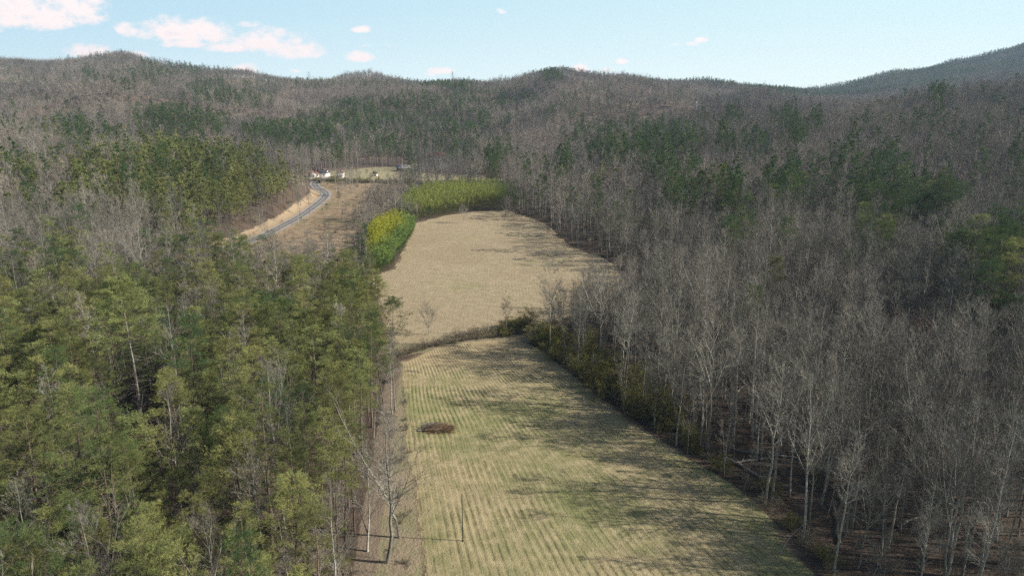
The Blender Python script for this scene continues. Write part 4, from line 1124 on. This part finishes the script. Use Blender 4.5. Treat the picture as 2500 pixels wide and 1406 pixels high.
# the tall white pine with pale dead limbs in the front wood
rg_ = np.random.default_rng(9); T_, C_ = pine_tree(600, 33, .64, 6.2, 0, 'white', 2.9, dead=False, ns=1.45)
P_l = np.array([[0, 0, h_] for h_ in np.linspace(9, 22, 34)]); az_ = rg_.uniform(0, 6.28, 34)
DL = Br(P_l, np.stack([np.cos(az_), np.sin(az_), rg_.uniform(-.25, .35, 34)], 1), rg_.uniform(.8, 4.2, 34) * rg_.uniform(.4, 1, 34), rg_.uniform(-.15, .1, 34), np.full(34, .045)); DG = Geo(); DL.draw(DG, 3)
x, y = at(300, 700, 122)[:2]; r_ = empty('white_pine', (x, y, 0), .4); tag(r_, 'tall pine with pale trunk and dead white limbs under a broad crown', 'pine tree')
obj('trunk', T_.mesh('white_pine_trunk', [M['bark_pale']]), r_); obj('crown', C_.mesh('white_pine_crown', [M['needle'], M['bark_pine'], M['bark_pale']]), r_); obj('dead_limb', DG.mesh('white_pine_limbs', [M['bark_pale']]), r_)
x, y = at(585, 640, 185)[:2]; put('white_pine', DPINES[0], x, y, 1.18, 'tall blue-green pine overtopping the front wood below the road', 'pine tree')
x, y = at(875, 980, 128)[:2]; put('pine_tree', PINES[3], x, y, 1.05, 'bright bushy pine at the wood corner above the dirt track', 'pine tree')
# red maples
MAP = tmpl('red_maple', bare_tree(520, 15, .35, 4.6, 0, 'oak', 2.2), [M['bark_grey']], [M['maple'], M['bark_grey']], 'red')
for (px, py, Y, s, lb) in [(2240, 760, 150, 1.0, 'red budding maple among the grey trees of the bare wood'), (1985, 312, 610, 1.3, 'red budding maple high on the hill behind the dark pines'), (1190, 425, 520, 1.0, 'rust brown bare tree beside the dark evergreen behind the bamboo')]:
    x, y = at(px, py, Y)[:2]; put('red_maple', MAP, x, y, s, lb, 'maple tree')
# ivy clad stump by the hedge
IV = tmpl('ivy_tree', shrub(530, 9, 3.0, 9, 7, .10, .25), [M['bark_grey']], [M['bush']], 'ivy')
x, y = g(1290, 812); put('ivy_tree', IV, x, y, .8, 'ivy-clad broken tree at the hedge end of the bare wood', 'ivy tree', parts=('trunk', 'foliage'))

# ------------------------------------------------------------------ brush pile
rg = np.random.default_rng(21); G = Geo(); n = 1000
bx, by = g(1075, 1052)
s0 = np.stack([rg.uniform(-4.0, 2.2, n), rg.normal(0, .85, n), rg.uniform(.05, 1.15, n)], 1)
dr = unit(np.stack([rg.uniform(.6, 1.3, n), rg.normal(0, .28, n), rg.normal(.16, .18, n)], 1)); ln = rg.uniform(.6, 2.1, n)
e = s0 + dr * ln[:, None]; taper = 1 - np.clip(np.abs(s0[:, 0] + .3) / 4.6, 0, 1) ** 2 * .7; s0[:, 1] *= taper; e[:, 1] *= taper; s0[:, 2] *= taper; e[:, 2] = np.maximum(e[:, 2] * taper, .03)
G.slivers(s0, e, .085); K = Geo(); n = 60
a0 = np.stack([rg.uniform(-4.8, -.5, n), rg.normal(0, .75, n), rg.uniform(.1, 1.0, n)], 1); b0 = a0 + np.stack([rg.uniform(1.5, 4.2, n), rg.normal(0, .5, n), rg.uniform(.1, .7, n)], 1); K.prisms(a0, b0, .06, .02, 5)
K.prisms([[-4.4, -.9, .2]], [[-3.0, -.2, .5]], .12, .1, 6)
r_ = empty('brush_pile', (bx, by, .1), R(-6)); tag(r_, 'pile of rust-brown cut brush lying on the furrowed field', 'brush pile')
obj('dry_foliage', G.mesh('brush', [M['dry_brush']]), r_); obj('cut_branch', K.mesh('limbs', [M['bark_pale']]), r_)
x, y = g(1010, 908); G = Geo(); G.prisms([[-1.6, .5, .25]], [[2.0, -.6, .25]], .09, .05, 5); G.prisms([[-.5, .2, .25]], [[.8, .7, .45]], .04, .02, 4); tag(obj('fallen_branch', G.mesh('fallen_branch', [M['bark_pale']]), loc=(x, y, .05)), 'yellowish fallen branch at the top corner of the furrowed field', 'branch')
x, y = g(1905, 1355); G = Geo(); pts = np.array([[0, 0, 0], [.9, .8, 1.3], [2.0, 1.5, 2.3], [3.4, 2.2, 3.0], [4.4, 2.8, 3.6]])
for i in range(4): G.prisms(pts[i:i + 1], pts[i + 1:i + 2], .08 - i * .015, .065 - i * .015, 5)
G.prisms([[2.0, 1.5, 2.3]], [[2.6, 2.6, 2.4]], .04, .02, 4)
tag(obj('broken_sapling', G.mesh('broken_sapling', [M['bark_pale']]), loc=(x, y, .1)), 'pale broken sapling leaning over the green shrubs at the field corner', 'sapling')

LG = []
for sd_ in (1, 2):
    G = Geo(); pl_ = np.array([[0, 0, .25], [3, .2, .35], [6.5, -.1, .3], [10, .3, .5], [12, .4, .9]])
    for i in range(4): G.prisms(pl_[i:i + 1], pl_[i + 1:i + 2], .24 - i * .045, .20 - i * .045, 7)
    rg = np.random.default_rng(sd_); a0 = np.stack([rg.uniform(5, 11, 9), rg.normal(0, .1, 9), np.full(9, .4)], 1); G.prisms(a0, a0 + np.stack([rg.uniform(.5, 2, 9), rg.normal(0, 1.2, 9), rg.uniform(.2, 1.4, 9)], 1), .05, .015, 4)
    LG.append(G.mesh('fallen_log', [M['bark_pale']]))
for k_, (px, py, a_) in enumerate([(1790, 1135, .3), (1880, 1180, 2.1), (2050, 1330, 1.2), (1700, 1010, 2.6), (2190, 1290, .5), (1950, 1120, 2.9), (1800, 960, .9)]):
    x, y = g(px, py); o_ = obj('fallen_log', LG[k_ % 2], loc=(x, y, float(height(x, y)))); o_.rotation_euler = (0, 0, a_)
    tag(o_, f"grey fallen log, {ordinal(k_ + 1)} lying on the leaf litter of the bare wood", 'log', 'fallen logs in the bare wood')

# ------------------------------------------------------------------ pole in the field
x, y = g(1130, 1322)
G = Geo(); G.prisms([[0, 0, -.1]], [[0, 0, 8.1]], .085, .06, 10); r_ = empty('metal_pole', (x, y, .1)); tag(r_, 'dark green slim pole standing alone in the furrowed field', 'pole')
obj('shaft', G.mesh('pole_shaft', [M['pole']]), r_)
G = Geo(); G.prisms([[0, 0, 8.1]], [[0, 0, 8.2]], .085, .03, 10); obj('cap', G.mesh('pole_cap', [M['pole']]), r_)
G = Geo(); G.prisms([[0, 0, -.05]], [[0, 0, .25]], .16, .12, 10); obj('base', G.mesh('pole_base', [M['pole']]), r_)
x, y = g(1152, 533); G = Geo(); G.prisms([[0, 0, 0]], [[0, 0, 2.4]], .09, .07, 6); G.prisms([[0, 0, 2.4]], [[0, 0, 2.5]], .1, .02, 6); tag(obj('marker_post', G.mesh('marker_post', [M['whitepaint']]), loc=(x, y, 0)), 'short white post in the upper field before the bamboo', 'post')

# ------------------------------------------------------------------ buildings
def house(name, x, y, w_, d_, h, rh, rz, wallm, roofm, label, ridge='x', chimney=False, z=0.0, cat='house', ov=.4):
    r_ = empty(name, (x, y, z), rz); tag(r_, label, cat)
    G = Geo()
    if ridge == 'x':
        v = [[-w_/2, -d_/2, 0], [w_/2, -d_/2, 0], [w_/2, d_/2, 0], [-w_/2, d_/2, 0], [-w_/2, -d_/2, h], [w_/2, -d_/2, h], [w_/2, d_/2, h], [-w_/2, d_/2, h], [-w_/2, 0, h + rh], [w_/2, 0, h + rh]]
        G.add(v, t=[[4, 7, 8], [6, 5, 9]], q=[[0, 1, 5, 4], [1, 2, 6, 5], [2, 3, 7, 6], [3, 0, 4, 7]])
    else:
        v = [[-w_/2, -d_/2, 0], [w_/2, -d_/2, 0], [w_/2, d_/2, 0], [-w_/2, d_/2, 0], [-w_/2, -d_/2, h], [w_/2, -d_/2, h], [w_/2, d_/2, h], [-w_/2, d_/2, h], [0, -d_/2, h + rh], [0, d_/2, h + rh]]
        G.add(v, t=[[4, 5, 8], [6, 7, 9]], q=[[0, 1, 5, 4], [1, 2, 6, 5], [2, 3, 7, 6], [3, 0, 4, 7]])
    obj('wall', G.mesh('wall', [wallm]), r_)
    G = Geo(); a, b = (w_ / 2 + ov, d_ / 2) if ridge == 'x' else (d_ / 2 + ov, w_ / 2); sl_ = rh / b; e = b + ov; ze = h - ov * sl_; t_ = .18
    for sg in (-1, 1):
        q_ = [[-a, sg * e, ze + .03], [a, sg * e, ze + .03], [a, 0, h + rh + .03], [-a, 0, h + rh + .03]]; q2 = [[p[0], p[1], p[2] + t_] for p in q_]
        vv = np.array(q_ + q2, float)
        if ridge == 'y': vv = np.stack([vv[:, 1], vv[:, 0], vv[:, 2]], 1)
        G.add(vv, q=[[0, 1, 2, 3], [7, 6, 5, 4], [0, 4, 5, 1], [1, 5, 6, 2], [2, 6, 7, 3], [3, 7, 4, 0]])
    rf = obj('roof', G.mesh('roof', [roofm]), r_)
    if chimney: G = Geo(); G.box((w_ * .2, 0, h + rh + .3), (.8, .8, 1.6)); obj('chimney', G.mesh('chimney', [M['roof_rust']]), rf)
    for wx in np.linspace(-w_ / 2 + 1.6, w_ / 2 - 1.6, max(2, int(w_ // 3.5))):
        if abs(wx) < .8: continue
        G = Geo(); G.box((wx, -d_ / 2 - .04, 1.6), (1.2, .1, 1.3)); wn = obj('window', G.mesh('window', [M['whitepaint']]), r_)
        G = Geo(); G.box((wx, -d_ / 2 - .10, 1.6), (1.0, .04, 1.1)); obj('pane', G.mesh('pane', [M['glass']]), wn)
    G = Geo(); G.box((0, -d_ / 2 - .05, 1.05), (1.0, .1, 2.1)); obj('door', G.mesh('door', [M['wood']]), r_)
    return r_


x, y = g(767, 432); house('brick_house', x, y, 9, 8, 2.8, 2.2, R(12), M['wall_white'], M['roof_rust'], 'small white house with a rust-red roof at the road junction', 'y', True)
x, y = g(788, 431); house('farm_house', x - 1, y, 12, 8, 3.0, 2.6, R(-14), M['wall_white'], M['roof_dark'], 'white house with a long dark roof beside the junction', 'x', True)
x, y = g(832, 433); house('cottage', x, y, 6, 6, 4.4, 2.2, R(5), M['wall_white'], M['roof_rust'], 'narrow pale two-storey cottage behind bare trees by the meadow', 'y')
x, y = g(917, 430); house('meadow_shed', x, y, 3.6, 3, 2.4, .9, R(8), M['wall_white'], M['roof_dark'], 'little dark-roofed shed alone in the green meadow', 'x', cat='shed', ov=.2)
x, y = g(985, 417); house('barn', x, y, 11, 8, 2.6, 2.2, R(20), M['wood'], M['roof_pale'], 'low barn with a pale metal roof at the meadow edge', 'x', cat='barn')
x, y = RED_ROOF; house('red_roofed_house', x, y, 24, 12, 4.5, 3.4, R(4), M['wall_white'], M['roof_red'], 'long house with a red roof half hidden in the woods', 'x', False, z=float(height(x, y)) + 4)
# parking apron
x, y = g(790, 436); sheet('gravel_yard', np.array([[x - 12, y - 9], [x + 12, y - 9], [x + 14, y + 16], [x - 14, y + 16]]), .13, M['gravel'], 1.0, .8, 'pale gravel yard in front of the houses')

# ------------------------------------------------------------------ dark pick-up truck
def arc_wheel(G, c, r, wd, m=0, n=18):
    G.prisms([[c[0], c[1] - wd / 2, c[2]]], [[c[0], c[1] + wd / 2, c[2]]], r, r, n, m)
    for sy in (-1, 1):
        an = np.arange(n) / n * 6.283; v = np.stack([c[0] + r * np.cos(an), np.full(n, c[1] + sy * wd / 2), c[2] + r * np.sin(an)], 1); v = np.vstack([v, [c[0], c[1] + sy * wd / 2, c[2]]])
        G.add(v, t=[[i, (i + 1) % n, n] for i in range(n)], m=m)


def profile(G, pts, wd, m=0, tuck=0.0):
    """side outline (x, z) drawn in along y; upper points may be narrower"""
    pts = np.array(pts, float); n = len(pts); zt = pts[:, 1].max(); z0 = pts[:, 1].min(); hw = wd / 2 - tuck * (pts[:, 1] - z0) / max(zt - z0, 1e-6)
    v = np.vstack([np.stack([pts[:, 0], -hw, pts[:, 1]], 1), np.stack([pts[:, 0], hw, pts[:, 1]], 1)])
    me_q = [[i, (i + 1) % n, n + (i + 1) % n, n + i] for i in range(n)]
    c = pts.mean(0); v = np.vstack([v, [c[0], -wd / 2 + tuck / 2, c[1]], [c[0], wd / 2 - tuck / 2, c[1]]])
    G.add(v, q=me_q, t=[[i, 2 * n, (i + 1) % n] for i in range(n)] + [[n + (i + 1) % n, 2 * n + 1, n + i] for i in range(n)], m=m)


x, y = g(781, 447); r_ = empty('parked_truck', (x, y, .17), R(100)); r_.scale = (1.15, 1.15, 1.15); tag(r_, 'black sport utility truck on the road by the junction', 'truck')
G = Geo(); profile(G, [(-2.4, .45), (-2.45, 1.05), (-.9, 1.1), (1.0, 1.08), (2.2, 1.0), (2.45, .8), (2.45, .45)], 1.9); obj('body', G.mesh('body', [M['truck_paint']]), r_)
G = Geo(); profile(G, [(-2.35, 1.08), (-2.2, 1.75), (-1.9, 1.85), (.4, 1.85), (.7, 1.75), (1.25, 1.1)], 1.8, tuck=.18); obj('cabin', G.mesh('cabin', [M['truck_paint']]), r_)
for sy in (-1, 1):
    G = Geo(); profile(G, [(-1.9, 1.2), (-1.85, 1.65), (.35, 1.65), (.85, 1.2)], .04); o_ = obj('side_window', G.mesh('side_window', [M['glass']]), r_, (0, sy * .86, 0))
    for wx in (-1.5, 1.5):
        G = Geo(); arc_wheel(G, (wx, sy * .86, .40), .40, .24); wo_ = obj('wheel', G.mesh('wheel', [M['tyre']]), r_)
        G = Geo(); arc_wheel(G, (wx, sy * .99, .40), .22, .04); obj('rim', G.mesh('rim', [M['chrome']]), wo_)
    G = Geo(); G.box((2.42, sy * .7, .85), (.1, .35, .16)); obj('headlight', G.mesh('headlight', [M['whitepaint']]), r_)
    G = Geo(); G.box((-2.45, sy * .8, .9), (.08, .2, .25)); obj('tail_light', G.mesh('tail_light', [M['tail']]), r_)

# ------------------------------------------------------------------ lattice towers
def tower(name, x, y, z, H, W_, m, label, arms=True, th=.35, group=None):
    r_ = empty(name, (x, y, z), .3); tag(r_, label, 'tower', group); G = Geo(); A_, B_ = [], []
    hs = np.linspace(0, 1, 9); wf = lambda h_: W_ * (1 - .82 * h_)
    cs = [(-1, -1), (1, -1), (1, 1), (-1, 1)]
    for i in range(8):
        a, b = hs[i], hs[i + 1]
        for k in range(4):
            c, c2 = cs[k], cs[(k + 1) % 4]
            A_.append([c[0] * wf(a) / 2, c[1] * wf(a) / 2, a * H]); B_.append([c[0] * wf(b) / 2, c[1] * wf(b) / 2, b * H])
            A_.append([c[0] * wf(a) / 2, c[1] * wf(a) / 2, a * H]); B_.append([c2[0] * wf(b) / 2, c2[1] * wf(b) / 2, b * H])
            A_.append([c[0] * wf(b) / 2, c[1] * wf(b) / 2, b * H]); B_.append([c2[0] * wf(b) / 2, c2[1] * wf(b) / 2, b * H])
    G.prisms(A_, B_, th / 2, th / 2, 4); obj('mast', G.mesh('mast', [m]), r_)
    if arms:
        for h_ in (.72, .84, .96):
            G = Geo(); w2 = 6.5 - (h_ - .7) * 8
            G.prisms([[-w2, 0, h_ * H], [-w2, 0, h_ * H], [w2, 0, h_ * H]], [[w2, 0, h_ * H], [0, 0, h_ * H + 1.6], [0, 0, h_ * H + 1.6]], th / 2, th / 2, 4); obj('cross_arm', G.mesh('cross_arm', [m]), r_)
    return r_


for k_, (px, Y, nm) in enumerate([(755, 1560, 'above the low saddle'), (850, 1620, 'beside the bald knoll'), (1105, 1640, 'east of the knoll')]):
    x = at(px, 195, Y)[0]; tower('power_pylon', x, Y, float(height(x, Y)), 37, 6, M['steel'], f'thin grey lattice pylon on the ridge {nm}', group='pylons along the far ridge', th=.22)
x, Y = at(1702, 230, 900)[0], 900; tower('lattice_tower', x, Y, float(height(x, Y)) + 8, 21, 3.2, M['pale_steel'], 'small pale tower rising from the woods on the hill', False, .5)

# ------------------------------------------------------------------ air
G = Geo(); G.box((0, 1800, 110), (9400, 4000, 400)); hz = D.materials.new('haze'); hz.use_nodes = True; t = NT(hz.node_tree); t.n.clear()
out = t.node('ShaderNodeOutputMaterial'); pv = t.node('ShaderNodeVolumePrincipled'); pv.inputs['Color'].default_value = (.60, .78, 1.0, 1); pv.inputs['Density'].default_value = .00008; pv.inputs['Anisotropy'].default_value = .3
t.l.new(pv.outputs[0], out.inputs['Volume'])
tag(obj('haze', G.mesh('haze', [hz])), 'thin bluish air over the valley', kind='stuff')
